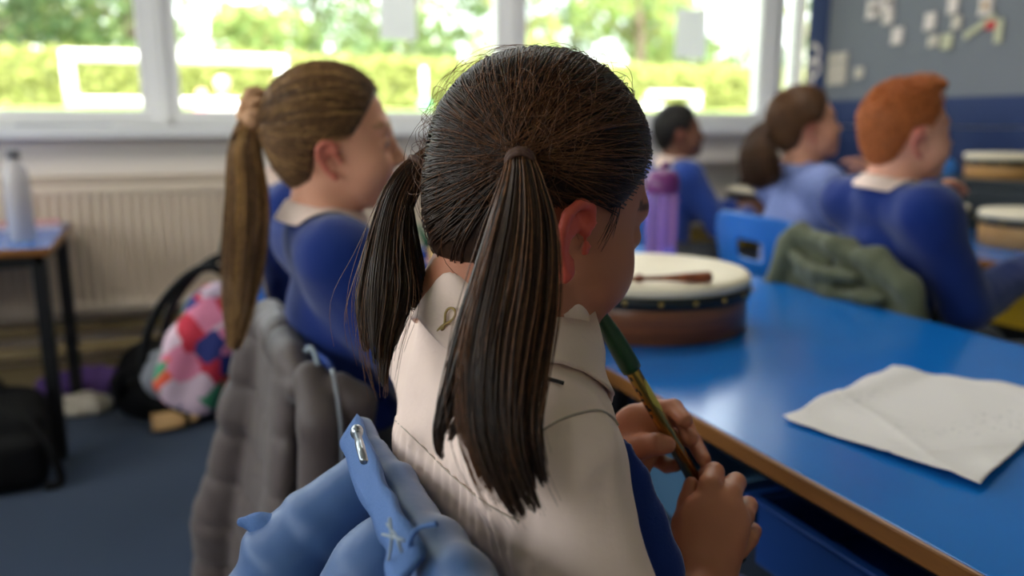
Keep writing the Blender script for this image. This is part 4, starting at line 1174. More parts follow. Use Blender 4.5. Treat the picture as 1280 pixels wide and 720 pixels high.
# ---------------------------------------------------------------- the girl with the whistle (front)
C1 = S(.286, .614, .945); H1 = (5.5, 16.0, 2.0); R1 = rot3(*H1)
def build_front_girl():
    J = joints(C1, R1, 0.0, pel=(.300, .612, .445), kn=.28)
    J['nb'] = S(.232, .595, .858)
    J['chest'] = S(.254, .606, .715)
    J['shR'] = S(.226, .488, .772); J['shL'] = S(.228, .750, .792)
    J['elR'] = S(.266, .402, .590); J['elL'] = S(.330, .775, .600)
    # wrists and hands, read off where they are held
    J['wrR'] = atd(880, 735, .690); J['wrL'] = atd(774, 600, .735)
    A = atd
    # whistle axis
    w0 = C1 + R1 @ S(.072, 0, -.0785); w1 = atd(925, 700, .775)
    def on_w(px, py, off=0):   # point on the whistle nearest a picture ray
        d = A(px, py, 1) - CAM; d /= np.linalg.norm(d); u = w1 - w0; u = u / np.linalg.norm(u)
        n = np.cross(d, u); n2 = np.cross(u, n); s_ = ((w0 - CAM) @ n2) / (d @ n2); return CAM + d * s_
    def D(px, py): return (on_w(px, py) - CAM) @ _FW
    dW = D(850, 560)
    # right hand: back towards us, fingers over the far side of the tube
    wr = J['wrR']
    R_it = [('U', ecap(A(884, 716, dW - .046), A(893, 655, dW - .040), .026, .0315, _R0, .46), .018),
            ('U', ecap(A(862, 690, dW - .036), A(868, 655, dW - .028), .016, .013, _R0, .8), .012)]
    fing = [([(882, 650, -.036), (887, 606, -.034), (893, 590, -.016), (880, 597, .010)], .0094, .0078),
            ([(902, 652, -.036), (913, 618, -.030), (920, 603, -.010), (900, 612, .016)], .0096, .0076),
            ([(917, 662, -.032), (929, 645, -.026), (935, 632, -.006), (915, 640, .016)], .0092, .0072),
            ([(924, 688, -.030), (936, 672, -.022), (941, 664, -.002), (922, 668, .018)], .0082, .0064)]
    for pts, ra, rb in fing:
        R_it.append(('U', chain([A(x, y, dW + d) for x, y, d in pts], [ra, ra * 1.02, ra * .92, rb], .003), .0035))
    R_it.append(('U', chain([A(860, 690, dW - .034), A(855, 655, dW - .026), A(861, 628, dW - .018), A(864, 605, dW - .013)], [.0125, .0105, .0092, .0070], .004), .006))
    # left hand: palm to the left of the tube, thumb on our side, fingers arched over the far side
    L_it = [('U', ecap(A(782, 585, dW + .020), A(799, 540, dW + .022), .022, .027, _UP * .6 + _R0 * .8, .55), .018),
            ('U', chain([A(788, 562, dW + .008), A(806, 557, dW - .004), A(822, 555, dW - .014), A(834, 556, dW - .0145)], [.0135, .0108, .0096, .0080], .004), .008)]
    lf = [([(792, 524, .026), (812, 512, .034), (842, 510, .026), (856, 526, .006)], .0094, .0076),
          ([(800, 530, .034), (822, 518, .046), (853, 524, .034), (864, 548, .010)], .0094, .0074),
          ([(803, 545, .040), (830, 540, .052), (866, 550, .038), (880, 575, .012)], .0088, .0070),
          ([(802, 560, .040), (818, 572, .044), (834, 582, .034), (845, 582, .016)], .0078, .0062)]
    for pts, ra, rb in lf:
        L_it.append(('U', chain([A(x, y, dW + d) for x, y, d in pts], [ra, ra, ra * .92, rb], .003), .0035))
    root, R, C, f, l = child('girl with dark pigtails and white blouse playing a tin whistle in the foreground', C1, H1, 0., J, (180, 116, 88), .0030,
                             lip=(170, 92, 84), ear=(222, 96, 80), brow=(58, 42, 32), hands={'L': L_it, 'R': R_it})  # ear redder than the skin, with backlit glow painted into its colour
    # ---- blouse
    it = [('U', ecap(J['pelvis'], J['chest'], .108, .113, l, .74), 0)]
    it.append(('U', cap(J['nb'] + f * .014 - S(0, 0, .04), J['nb'] + f * .014 - S(0, -.004, .018), .055, .047), .03))
    for q in 'LR': it.append(('U', cap(J['nb'] + f * .012 - S(0, 0, .036 if q == 'L' else .056), J['sh' + q] + S(0, 0, .002), .046 if q == 'L' else .042, .047), .055))
    for q in 'LR':
        sh, e = J['sh' + q], J['el' + q]
        it.append(('U', cap(sh, sh + (e - sh) * 1.0, .046, .052), .035))
    it.append(('U', ell(J['nb'] + S(-.010, .008, -.022), (.044, .052, .036)), .02))
    it.append(('U', ell(J['chest'] + S(-.030, 0, .015), (.055, .10, .10)), .05))     # shoulder blades
    it.append(('C', cap(J['nb'] + f * .026 + S(0, 0, .012), C1 + R1 @ S(-.03, 0, -.06), .044, .046), .006))
    w1_, w2_, w3_ = waves(3, 42, .0062, (1, 1, .4)), waves(9, 95, .0020, (1, 1, .6)), waves(21, 18, .0060)
    zy = J['nb'][2] - .092
    def disp(P):
        d = w1_(P) + w2_(P) + w3_(P)
        below = np.clip((zy - P[:, 2]) / .012, 0, 1) * np.exp(-np.maximum(zy - P[:, 2], 0) / .05) * (P[:, 0] < .2)
        return d - below * .0022 * np.sin(P[:, 1] * 480 + 2 * np.sin(P[:, 2] * 60)) 
    base = lambda P: fold(it, P, disp)
    lo, hi = bounds(J['nb'], J['pelvis'], J['elL'], J['elR'], J['shL'], J['shR'], pad=.13)
    blouse = part('blouse', sdf_mesh('blouse', it, lo, hi, .0036, disp), M_shirt, root, world=True)
    # stitched seams following the cloth
    def snap(P, off=.0002):
        P = np.array(P, float)
        for _ in range(8):
            d = base(P) - off; e = 8e-4
            g = np.stack([(base(P + np.eye(3)[k] * e) - off - d) / e for k in range(3)], 1); g /= np.linalg.norm(g, axis=1)[:, None] + 1e-9
            P = P - g * d[:, None] * .8
        return P
    def snap_s(P):
        P = snap(P); K = np.ones(7) / 7
        return np.stack([np.convolve(np.pad(P[:, k], 3, mode='edge'), K, 'valid') for k in range(3)], 1)
    M_seam = mat('seam_stitch', (168, 152, 138), .9)
    def snap_ray(pts, m=60):
        out = []
        for px, py, _z in catmull([(x, y, 0) for x, y in pts], m):
            ds = np.linspace(.36, .90, 240); P = np.array([A(px, py, d) for d in ds]); v = base(P) - .0002
            k = np.argmax(v < 0) if (v < 0).any() else None
            if not k: continue
            t_ = v[k - 1] / (v[k - 1] - v[k]); out.append(P[k - 1] + (P[k] - P[k - 1]) * t_)
        P = np.array(out); K = np.ones(5) / 5
        return np.stack([np.convolve(np.pad(P[:, k], 2, mode='edge'), K, 'valid') for k in range(3)], 1)
    part('yoke_seam', MB().tube(snap_ray([(478, 512), (500, 531), (530, 560), (560, 590), (590, 616), (622, 638), (650, 652)]), .0007, 5).me('yoke_seam', True), M_seam, blouse, world=True)
    part('armhole_seam', MB().tube(snap_ray([(652, 562), (672, 542), (698, 526), (726, 516), (750, 513), (768, 524), (777, 540)]), .0009, 5).me('armhole_seam', True), M_seam, blouse, world=True)
    # collar
    collar('collar', C1, R1, J['nb'] + S(-.002, -.005, -.018), f, l, M_shirt, root, fh=.25, shear=.66, rad=.046, hgt=.042, leaf=.042, surf=base, point=.018, tilt=.6)
    # gold elastic loop on the back of the collar and dark neck cord at the side
    M_gold = mat('gold_cord', (150, 122, 66), .5)
    gl = snap_ray([(x - 7, y) for x, y in ((560, 412), (566, 404), (565, 391), (572, 383), (579, 388), (576, 398), (567, 403), (559, 408), (556, 414))], 30) - _FW * .017
    part('elastic_loop', MB().tube(catmull(gl, 40), .0010, 6).me('elastic_loop', True), M_gold, root, world=True)
    cd = snap([A(x, y, .55) for x, y in ((674, 455), (684, 462), (695, 472), (704, 482))], .002)
    part('neck_cord', MB().tube(catmull(cd, 16), .0014, 6).me('neck_cord', True), mat('dark_cord', (30, 26, 26), .6), root, world=True)
    sp = [A(780, 560, .645), A(793, 600, .64), A(808, 650, .63), A(822, 705, .62), A(832, 770, .61)]
    part('tied_jumper', sdf_mesh('tied_jumper', [('U', ecap(sp[i], sp[i + 1], .008 + .003 * i, .011 + .003 * i, _R0, .5), .012) for i in range(4)], *bounds(*sp, pad=.05), .004, waves(7, 50, .003)), M_royal, root, world=True)
    # ---- skirt, jumper on the lap, shoes
    part('skirt', sdf_mesh('skirt', garment_legs(J, f, l, skirt=True), (.0, .4, .28), (.72, .85, .62), .008, waves(4, 40, .004)), M_royal, root, world=True)
    shoes(J, f, l, root)
    # ---- hair
    M_h = hairmat('dark_brown_hair', (48, 31, 21)); M_h2 = hairmat('dark_brown_hair_light', (98, 62, 38))
    tR, dR = hit(650, 192, C1, R1); tL = tR * S(1, -1, 1)
    print('tie local', tR, dR)
    hc = part('hair', hair_cap('hair', C1, R1, .0034, grow=-.0025), M_h, root, world=True)
    def bundle(n, seed, lift, r0, gather=.007):
        rt = scalp_roots(n, seed); rr = np.random.RandomState(seed + 1)
        side = rt[:, 1] - .026 + .004 * np.sin(rt[:, 2] * 130) + rr.normal(0, .0012, n) > 0
        ties = np.where(side[:, None], tL, tR)
        P = sweep(rt, ties, seed + 2, 15, lift, gather, .0008)
        return to_world(P, C1, R1)
    V, Q = merge([strands('s', bundle(5200, 1, .0030, 0), .00058, .0005), ])
    part('combed_hair', np_mesh('combed_hair', V, Q), M_h, hc, world=True)
    V, Q = merge([strands('s', bundle(900, 11, .0065, 0), .00042, .00035)])
    part('combed_hair', np_mesh('combed_hair', V, Q), M_h2, hc, world=True)
    # loose flyaway hairs over the crown and back
    rr = np.random.RandomState(5); rt = scalp_roots(420, 77, cond=lambda L: (L[:, 0] < .05))
    ties = np.where((rt[:, 1] > 0)[:, None], tL, tR)
    P = sweep(rt, ties, 78, 15, .004, .03, .006); t = np.linspace(0, 1, 15)
    q = (P - HC); q /= np.linalg.norm(q, axis=2, keepdims=True)
    P = P + q * (np.sin(np.pi * t) ** 1.5)[None, :, None] * rr.uniform(.0, .014, (420, 1, 1)) ** 1.0
    V, Q = strands('s', to_world(P, C1, R1), .00022, .00016)
    part('flyaway_hair', np_mesh('flyaway_hair', V, Q), M_h2, hc, world=True)
    # wisps before the ear
    ws = []
    for i in range(10):
        u = rr.rand(); p0 = S(.020 + .012 * u, -.068 + .006 * u, .0 + .010 * rr.rand()); dn = S(-.004 + .004 * rr.normal(), -.002, -.026 - .012 * rr.rand())
        ws.append([p0 + dn * tt + S(0, -.003 * math.sin(3 * tt), 0) for tt in np.linspace(0, 1, 8)])
    V, Q = strands('s', to_world(np.array(ws), C1, R1), .00028, .00012); part('side_wisps', np_mesh('side_wisps', V, Q), M_h, hc, world=True)
    M_tie = mat('brown_elastic', (74, 46, 34), .7)
    # right pigtail
    g = [to_world(tR * 1.0, C1, R1), A(650, 200, dR - .018), A(652, 228, dR - .030), A(651, 290, dR - .042), A(641, 370, dR - .060), A(627, 450, dR - .080), A(623, 530, dR - .094), A(640, 600, dR - .100), A(668, 656, dR - .102)]
    rad_ = [.0075, .0080, .0125, .0215, .0270, .0275, .0255, .0230, .0210]
    P1, (G, Rd) = clumps(g, rad_, 15, 130, .0005, 4, 26, _R0, .55, (.86, 1.0))
    g2 = [g[1], A(640, 250, dR - .04), A(620, 340, dR - .058), A(598, 420, dR - .075), A(574, 500, dR - .088), A(556, 548, dR - .09), A(560, 576, dR - .09)]
    P2, _ = clumps(g2, [.006, .009, .013, .0135, .011, .007, .004], 4, 70, .0005, 6, 26, _R0, .5, (.8, 1.0))
    V, Q = strands('s', np.concatenate([P1, P2]), .00058, .00030)
    pg = part('pigtail', np_mesh('pigtail', V, Q), M_h, root, world=True)
    part('pigtail_core', flat_core(G[1:20], Rd[1:20], .66).me('pigtail_core', True), M_h, pg, world=True)
    P3, _ = clumps(g, rad_, 14, 26, .0004, 14, 26, _R0, .60, (.85, 1.0), .5, .2)
    V, Q = strands('s', P3, .00045, .0002); part('light_strands', np_mesh('light_strands', V, Q), M_h2, pg, world=True)
    P4, _ = tail(g, np.array(rad_) * 1.08, 46, .0004, 15, 26, .3, 1.5, _R0, .5, .7)
    V, Q = strands('s', P4, .00022, .00012); part('loose_hair', np_mesh('loose_hair', V, Q), M_h2, pg, world=True)
    axr = g[2] - g[0]
    scrunch('hair_tie', g[1] + (g[2] - g[1]) * .05, axr, .0088, .0024, M_tie, root, .08); scrunch('hair_tie', g[1] + (g[2] - g[1]) * .22, axr, .0090, .0020, M_tie, root, .08)
    # left pigtail
    dL = ((to_world(tL, C1, R1)) - CAM) @ _FW
    gl = [to_world(tL, C1, R1), A(523, 207, dL - .008), A(506, 232, dL - .015), A(492, 268, dL - .03), A(484, 324, dL - .055), A(479, 384, dL - .09), A(473, 438, dL - .115), A(477, 498, dL - .135)]
    rl = [.0075, .0085, .0125, .0135, .0175, .0210, .0140, .0060]
    P1, (G, Rd) = clumps(gl, rl, 11, 95, .0005, 24, 22, _R0, .6, (.82, 1.0))
    g3 = [A(500, 260, dL - .03), A(505, 320, dL - .04), A(518, 362, dL - .045), A(543, 388, dL - .04)]
    P2, _ = clumps(g3, [.010, .014, .012, .005], 4, 45, .0005, 26, 22, _R0, .6, (.85, 1.))
    V, Q = strands('s', np.concatenate([P1, P2]), .00062, .0003)
    pg = part('pigtail', np_mesh('pigtail', V, Q), M_h, root, world=True)
    part('pigtail_core', flat_core(G[1:16], Rd[1:16], .6).me('pigtail_core', True), M_h, pg, world=True)
    P4, _ = tail(gl, np.array(rl) * 1.15, 90, .0004, 25, 22, .35, 1.8, _R0, .6, .6)
    V, Q = strands('s', P4, .00028, .00014); part('loose_hair', np_mesh('loose_hair', V, Q), M_h2, pg, world=True)
    scrunch('hair_tie', gl[1], gl[2] - gl[0], .0090, .0026, M_tie, root, .08)
    # ---- the whistle she holds
    u = (w1 - w0); Lw = np.linalg.norm(u); u = u / Lw
    zq = Vector([float(a) for a in u]).to_track_quat('Z', 'Y'); eu = zq.to_euler()
    wt = thing('tin_whistle', w0, tuple(eu), label='brass tin whistle with green mouthpiece held by the girl in the white blouse', cat='whistle', group=None)
    M_green = mat('green_plastic', (5, 66, 30), .4); M_tube = mat('brass_tube', (170, 140, 70), .25, metal=.95, bump=(300, .05)); M_lab = mat('label_yellow', (206, 190, 84), .5); M_ink = mat('ink_black', (20, 20, 18), .6)
    rt_ = .0064; m0 = .075
    mp_ = MB()
    for k in range(1):
        prof = [(.0040, .0), (.0058, .002), (.0068, .018), (.0078, .034), (.0090, .050), (.0092, m0 - .004), (.0086, m0)]
        mp_.lathe(prof, 28)
    mp_.v = [(x * (1 if z > .045 else .78 + .22 * z / .045), y * (1 if z > .03 else .62 + .38 * z / .03), z) for x, y, z in mp_.v]
    mo = part('mouthpiece', mp_.me('mouthpiece', True), M_green, wt, bevel=0)
    part('lip_ridge', MB().box((.0062, -.004, .040), (.0105, .004, .046)).me('lip_ridge'), M_green, mo, bevel=.0012)
    part('tube', MB().lathe([(rt_, m0 - .01), (rt_, Lw), (rt_ - .0006, Lw), (rt_ - .0006, m0 - .01)], 32, cap=False).me('tube', True), M_tube, wt)
    # oval label wrapped on the tube facing up-right, and dark letter marks beside it
    Mi = Euler(eu).to_matrix().transposed()
    def ang_of(v): q = Mi @ Vector([float(a) for a in v]); return math.atan2(q[1], q[0])
    toward = CAM - (w0 + u * .12); toward /= np.linalg.norm(toward)
    a_c = ang_of(toward); a_r = ang_of(_R0 * .8 + toward * .45); a_l = ang_of(-_R0 * .8 + toward * .7)
    def wrap(fn, nu, nv, r): return MB().grid(lambda p, q: (lambda a, z: (r * math.cos(a), r * math.sin(a), z))(*fn(p, q)), nu, nv)
    lab_ = wrap(lambda p, q: (a_r + (p - .5) * 1.5 * math.sin(math.pi * min(max(q, .02), .98)) ** .6, m0 + .012 + .034 * q), 10, 20, rt_ + .00025)
    part('oval_label', lab_.me('oval_label', True), M_lab, wt)
    sgn = 1
    for k, (zz, wd, hh) in enumerate(((.004, .35, .004), (.016, .5, .003), (.019, .25, .005), (.027, .45, .003), (.034, .3, .005), (.038, .5, .0025), (.044, .35, .004))):
        part('print_mark', wrap(lambda p, q: (a_l + (p - .5) * wd + .18 * math.sin(k * 2.3), m0 + zz + hh * q), 4, 2, rt_ + .0002).me('print_mark', True), M_ink, wt)
    a_t = ang_of(f * .6 + _UP * .6)
    for k, zz in enumerate((.125, .143, .161, .182, .199, .219)):
        part('finger_hole', wrap(lambda p, q: (a_t + (p - .5) * .9, min(Lw - .01, zz) + .006 * q), 8, 4, rt_ + .0002).me('finger_hole', True), M_ink, wt)
    return J
J1 = build_front_girl()
# ---------------------------------------------------------------- the other children
def tail_part(nm, guide, rads, n, sr, seed, m, root, core=.7, wild=.15, flat=.75, spread=.8, tmin=.75, m2=None):
    P, (G, Rd) = tail(guide, rads, n, sr, seed, 18, wild, spread, _R0, flat, tmin)
    V, Q = strands('s', P, sr, sr * .5)
    o = part(nm, np_mesh(nm, V, Q), m, root, world=True)
    c = MB().tube(G[:-2], Rd[:-2] * core, 12)
    part('tail_core', c.me('tail_core', True), m, o, world=True)
    if m2 is not None:
        P, _ = tail(guide, rads, n // 4, sr, seed + 1, 18, wild, spread, _R0, flat, tmin); V, Q = strands('s', P, sr, sr * .5)
        part('light_strands', np_mesh('light_strands', V, Q), m2, o, world=True)
    return o

def jumper(J, f, l, root, m, h, ra=.05, seed=1, C=None, R=None, name='jumper', amp=.005, sl=1., wr=True):
    it = arms_items(J, f, l, ra, sl=sl, wr=wr)
    it.append(('U', cap(J['nb'] + f * .014 - S(0, 0, .03), J['nb'] + f * .016 + S(0, 0, .002), .060, .053), .02))
    it.append(('C', cap(J['nb'] + f * .018 + S(0, 0, .014), C + R @ S(-.03, 0, -.06), .045, .05), .006))
    wv, w2 = waves(seed, 26, amp, (1, 1, .7)), waves(seed + 7, 60, amp * .3)
    dsp = lambda P: wv(P) + w2(P)
    ps = [J[k] for k in ('nb', 'pelvis', 'elL', 'elR', 'wrL', 'wrR', 'shL', 'shR')]
    lo, hi = bounds(*ps, pad=.13)
    part(name, sdf_mesh(name, it, lo, hi, h, dsp), m, root, world=True)
    return lambda P: fold(it, P, dsp)

# ---- blond girl at the left
C2 = S(.246, 1.289, .980); H2 = (-15.9, -5.9, 2.3)
def build_blond():
    R = rot3(*H2)
    J = joints(C2, R, 0., pel=(.262, 1.285, .455), sho=.128, el=((.13, .165, -.24), (.13, -.165, -.24)), hands=((.36, .03, -.13), (.37, -.04, -.17)))
    J['nb'] = C2 + R @ S(-.048, 0, -.122); J['hnL'] = S(0, -1, -.2); J['hnR'] = S(0, 1, -.2)
    root, R, C, f, l = child('blond girl with a long ponytail and royal blue jumper seated at the left', C2, H2, 0., J, (222, 158, 128), .0045, lip=(190, 112, 104), ear=(214, 118, 98), brow=(150, 112, 76))
    surf = jumper(J, f, l, root, M_royal, .0055, .053, 3, C, R)
    collar('shirt_collar', C, R, J['nb'] - S(0, 0, .002), f, l, M_shirt, root, rad=.049, hgt=.026, leaf=.034, surf=surf, point=.02)
    part('skirt', sdf_mesh('skirt', garment_legs(J, f, l, skirt=True), J['pelvis'] - S(.22, .25, .2), J['pelvis'] + S(.5, .25, .2), .01, waves(4, 40, .004)), M_grey, root, world=True)
    shoes(J, f, l, root)
    M_h = hairmat('blond_hair', (122, 88, 58)); M_hl = hairmat('golden_hair', (186, 142, 86)); M_hd = hairmat('ash_blond_hair', (88, 64, 44))
    tie, dT = hit(333, 136, C, R, .004); tie = S(-.108, -.012, .020) if tie is None else tie
    tie = S(-.104, .0, .022)
    tw = to_world(tie, C, R)
    hc = part('hair', hair_cap('hair', C, R, .0045, grow=-.002), M_hd, root, world=True)
    for n, sd, mm, r0 in ((2200, 3, M_h, .0007), (500, 5, M_hl, .0006), (500, 8, M_hd, .0006)):
        rt = scalp_roots(n, sd); P = sweep(rt, np.tile(tie, (n, 1)), sd, 14, .006, .010, .0012)
        V, Q = strands('s', to_world(P, C, R), r0, r0); part('combed_hair', np_mesh('combed_hair', V, Q), mm, hc, world=True)
    d0 = (tw - CAM) @ _FW
    g = [tw, atd(316, 150, d0), atd(306, 185, d0), atd(309, 240, d0 - .01), atd(307, 300, d0 - .02), atd(300, 370, d0 - .03), atd(291, 438, d0 - .03)]
    tail_part('ponytail', g, [.014, .016, .024, .030, .030, .023, .008], 900, .0008, 5, M_h, root, m2=M_hl, flat=.8)
    M_scr = mat('tan_scrunchie', (186, 140, 104), .85, bump=(150, .4))
    scrunch('scrunchie', atd(318, 138, d0), (tw - C) * S(1, 1, .2) + S(0, -.06, .02), .018, .0150, M_scr, root, .36)
    return J
J2 = build_blond()

# ---- red haired boy
C3 = S(1.505, 1.372, .985); H3 = (-20.9, -8.2, 3.9)
def short_hair(C, R, root, m, ms, n, ln, seed, h, hl=0., quiff=False, curly=False, grow=-.004):
    ex = []
    if quiff: ex = [('U', ell((.034, 0, .088), (.044, .046, .013)), .02), ('U', ell((.070, .0, .085), (.014, .038, .015)), .010)]
    dsp = waves(seed, 300, .0018) if curly else None
    hc = part('hair', hair_cap('hair', C, R, h, hl, .001 if curly else grow, disp=dsp, extra=ex, boy=1.), m, root, world=True)
    r = np.random.RandomState(seed); rt = scalp_roots(n, seed, hl, boy=1.); nr = (rt - HC) / HR ** 2; nr /= np.linalg.norm(nr, axis=1)[:, None]
    t = np.linspace(0, 1, 5); top = np.clip((rt[:, 2] - .03) / .05, 0, 1)
    dirn = nr * .40 + np.array([-.1, 0, -.65]) * (1 - top)[:, None] + np.array([.75, 0, .45]) * top[:, None] + r.normal(0, .22, (n, 3))
    dirn /= np.linalg.norm(dirn, axis=1)[:, None]
    L_ = ln * (.32 + .9 * top) * r.uniform(.6, 1.2, n)
    if quiff: L_ *= 1 + 1.3 * np.clip((rt[:, 0] - .015) / .05, 0, 1) * top; dirn = np.where(((rt[:, 0] > .02) & (top > .3))[:, None], dirn * .5 + np.array([.15, 0, .8]), dirn)
    P = rt[:, None] - nr[:, None] * .003 + dirn[:, None] * (L_[:, None] * t[None])[:, :, None]
    if curly: P += np.stack([np.sin(t * 9), np.cos(t * 9), np.sin(t * 7)], 1)[None] * .0025 * r.normal(size=(n, 1, 3))
    V, Q = strands('s', to_world(P, C, R), .0007, .0005); part('cropped_hair', np_mesh('cropped_hair', V, Q), ms, hc, world=True)

def build_ginger():
    R = rot3(*H3)
    J = joints(C3, R, -.15, pel=(1.52, 1.40, .455), sho=.135, el=((.15, .17, -.22), (.10, -.165, -.25)), hands=((.42, .04, -.10), (.36, -.06, -.19)))
    J['nb'] = C3 + R @ S(-.050, 0, -.120); J['wrL'] = atd(1160, 236, 2.02); J['elL'] = atd(1120, 285, 1.92); J['hdL'] = atd(1185, 232, 2.06) - J['wrL']; J['hnL'] = S(0, -.5, -.8)
    root, R, C, f, l = child('boy with short red hair and royal blue jumper sitting on the coat draped chair', C3, H3, -.15, J, (228, 164, 138), .006, lip=(196, 120, 110), ear=(222, 130, 116), brow=(170, 100, 56))
    surf = jumper(J, f, l, root, M_royal, .0065, .056, 13, C, R)
    collar('shirt_collar', C, R, J['nb'] - S(0, 0, .012), f, l, M_shirt, root, rad=.051, hgt=.036, leaf=.034, surf=surf, point=.016)
    part('trousers', sdf_mesh('trousers', garment_legs(J, f, l), J['pelvis'] - S(.22, .28, .45), J['pelvis'] + S(.55, .28, .15), .012), M_grey, root, world=True)
    shoes(J, f, l, root)
    short_hair(C, R, root, hairmat('red_hair', (160, 86, 40), .65), hairmat('red_hair_light', (196, 116, 62), .65), 3000, .010, 5, .005, 0., quiff=True)
    return J
J3 = build_ginger()

# ---- girl with the dark ponytail in front of the blue chair
C4 = S(1.748, 1.960, .999); H4 = (-24.3, -15.3, .7)
def build_pony():
    R = rot3(*H4)
    J = joints(C4, R, -.1, pel=(1.70, 1.93, .455), sho=.128, el=((.12, .165, -.24), (.15, -.17, -.22)), hands=((.36, .03, -.14), (.36, -.05, -.12)))
    J['nb'] = C4 + R @ S(-.046, 0, -.122)
    root, R, C, f, l = child('girl with a bushy dark ponytail and pale blue checked dress on the blue chair', C4, H4, -.1, J, (212, 150, 122), .007, lip=(180, 104, 98), ear=(206, 116, 100), brow=(80, 56, 40))
    M_dress = mat('blue_gingham', (128, 142, 196), .85, var=(120, .12), bump=(300, .2))
    surf = jumper(J, f, l, root, M_dress, .0075, .050, 23, C, R, name='summer_dress', wr=False, sl=.75)
    collar('dress_collar', C, R, J['nb'] - S(0, 0, .008), f, l, M_dress, root, rad=.052, hgt=.016, leaf=.03, surf=surf)
    part('dress_skirt', sdf_mesh('dress_skirt', garment_legs(J, f, l, skirt=True), J['pelvis'] - S(.22, .28, .2), J['pelvis'] + S(.5, .28, .2), .012, waves(4, 40, .004)), M_dress, root, world=True)
    shoes(J, f, l, root)
    M_h = hairmat('brown_hair', (74, 50, 34)); M_hl = hairmat('brown_hair_light', (104, 72, 48))
    tie = S(-.104, -.004, .004); tw = to_world(tie, C, R)
    hc = part('hair', hair_cap('hair', C, R, .006, grow=-.001), M_h, root, world=True)
    rt = scalp_roots(1400, 3); P = sweep(rt, np.tile(tie, (1400, 1)), 5, 12, .006, .01, .0015); V, Q = strands('s', to_world(P, C, R), .0009, .0009)
    part('combed_hair', np_mesh('combed_hair', V, Q), M_hl, hc, world=True)
    d0 = (tw - CAM) @ _FW
    g = [tw, atd(962, 158, d0), atd(950, 175, d0), atd(948, 200, d0 - .02), atd(955, 222, d0 - .02), atd(960, 236, d0 - .02)]
    tail_part('ponytail', g, [.018, .022, .042, .058, .055, .03], 700, .0010, 5, M_h, root, m2=M_hl, flat=.8, tmin=.6)
    scrunch('hair_tie', atd(966, 154, d0), atd(962, 158, d0) - tw, .018, .006, mat('black_elastic', (18, 18, 20), .7), root, .1)
    return J
J4 = build_pony()

# ---- dark haired boy by the window
C5 = S(1.921, 2.871, .966); H5 = (-26.4, -10., 1.7)
def build_boy():
    R = rot3(*H5)
    J = joints(C5, R, -.1, pel=(1.87, 2.86, .455), sho=.13, el=((.13, .17, -.24), (.14, -.17, -.25)), hands=((.34, .05, -.2), (.33, -.08, -.22)))
    J['nb'] = C5 + R @ S(-.048, 0, -.118)
    root, R, C, f, l = child('boy with short black hair and blue jumper seated by the window', C5, H5, -.1, J, (116, 76, 58), .008, lip=(110, 66, 60), ear=(130, 76, 62), brow=(30, 24, 22))
    M_mid = mat('mid_blue_knit', (26, 62, 146), .9, bump=(420, .3), sheen=.25)
    surf = jumper(J, f, l, root, M_mid, .008, .054, 33, C, R)
    collar('shirt_collar', C, R, J['nb'] - S(0, 0, .004), f, l, M_shirt, root, rad=.053, hgt=.026, leaf=.05, surf=surf, point=.02)
    part('trousers', sdf_mesh('trousers', garment_legs(J, f, l), J['pelvis'] - S(.22, .28, .45), J['pelvis'] + S(.55, .28, .15), .014), M_grey, root, world=True)
    shoes(J, f, l, root)
    short_hair(C, R, root, hairmat('black_hair', (26, 22, 20), .6), hairmat('black_hair_curl', (34, 28, 26), .6), 1500, .008, 9, .006, 0., curly=True)
    return J
J5 = build_boy()

# ---- child beyond the front girl's head (mostly hidden), with a whistle
C6 = S(.345, 2.06, .945); H6 = (-5., 22., 0.)
def build_hidden():
    R = rot3(*H6)
    J = joints(C6, R, 0., pel=(.30, 2.06, .455), sho=.13, el=((.16, .16, -.2), (.17, -.16, -.2)), hands=((.30, .03, -.10), (.33, -.05, -.14)))
    J['wrL'] = atd(540, 330, 1.98); J['wrR'] = atd(556, 352, 1.95)
    root, R, C, f, l = child('fair haired child in blue jumper partly hidden behind the front girls head', C6, H6, 0., J, (220, 160, 130), .008)
    surf = jumper(J, f, l, root, M_royal, .008, .054, 43, C, R)
    collar('shirt_collar', C, R, J['nb'] - S(0, 0, .004), f, l, M_shirt, root, rad=.052, hgt=.026, leaf=.036, surf=surf, point=.02)
    part('trousers', sdf_mesh('trousers', garment_legs(J, f, l), J['pelvis'] - S(.22, .28, .45), J['pelvis'] + S(.55, .28, .15), .014), M_grey, root, world=True)
    shoes(J, f, l, root)
    short_hair(C, R, root, hairmat('fair_hair', (186, 150, 108)), hairmat('fair_hair_light', (206, 172, 128)), 2500, .016, 19, .006, 0.)
    m0, m1 = atd(522, 280, 1.93), atd(556, 352, 1.93); u = m1 - m0; Lw = np.linalg.norm(u) * 1.35
    eu = Vector([float(a) for a in u]).to_track_quat('Z', 'Y').to_euler()
    wt = thing('tin_whistle', m0, tuple(eu), label='tan tin whistle with green mouthpiece seen between the dark pigtail and head', cat='whistle')
    part('mouthpiece', MB().lathe([(.004, 0), (.007, .012), (.0095, .04), (.0095, .058)], 20).me('mouthpiece', True), mat('green_plastic_dull', (30, 84, 50), .4), wt)
    part('tube', MB().lathe([(.0066, .055), (.0066, Lw)], 20).me('tube', True), mat('tan_tube', (186, 152, 88), .3, metal=.6), wt)
build_hidden()

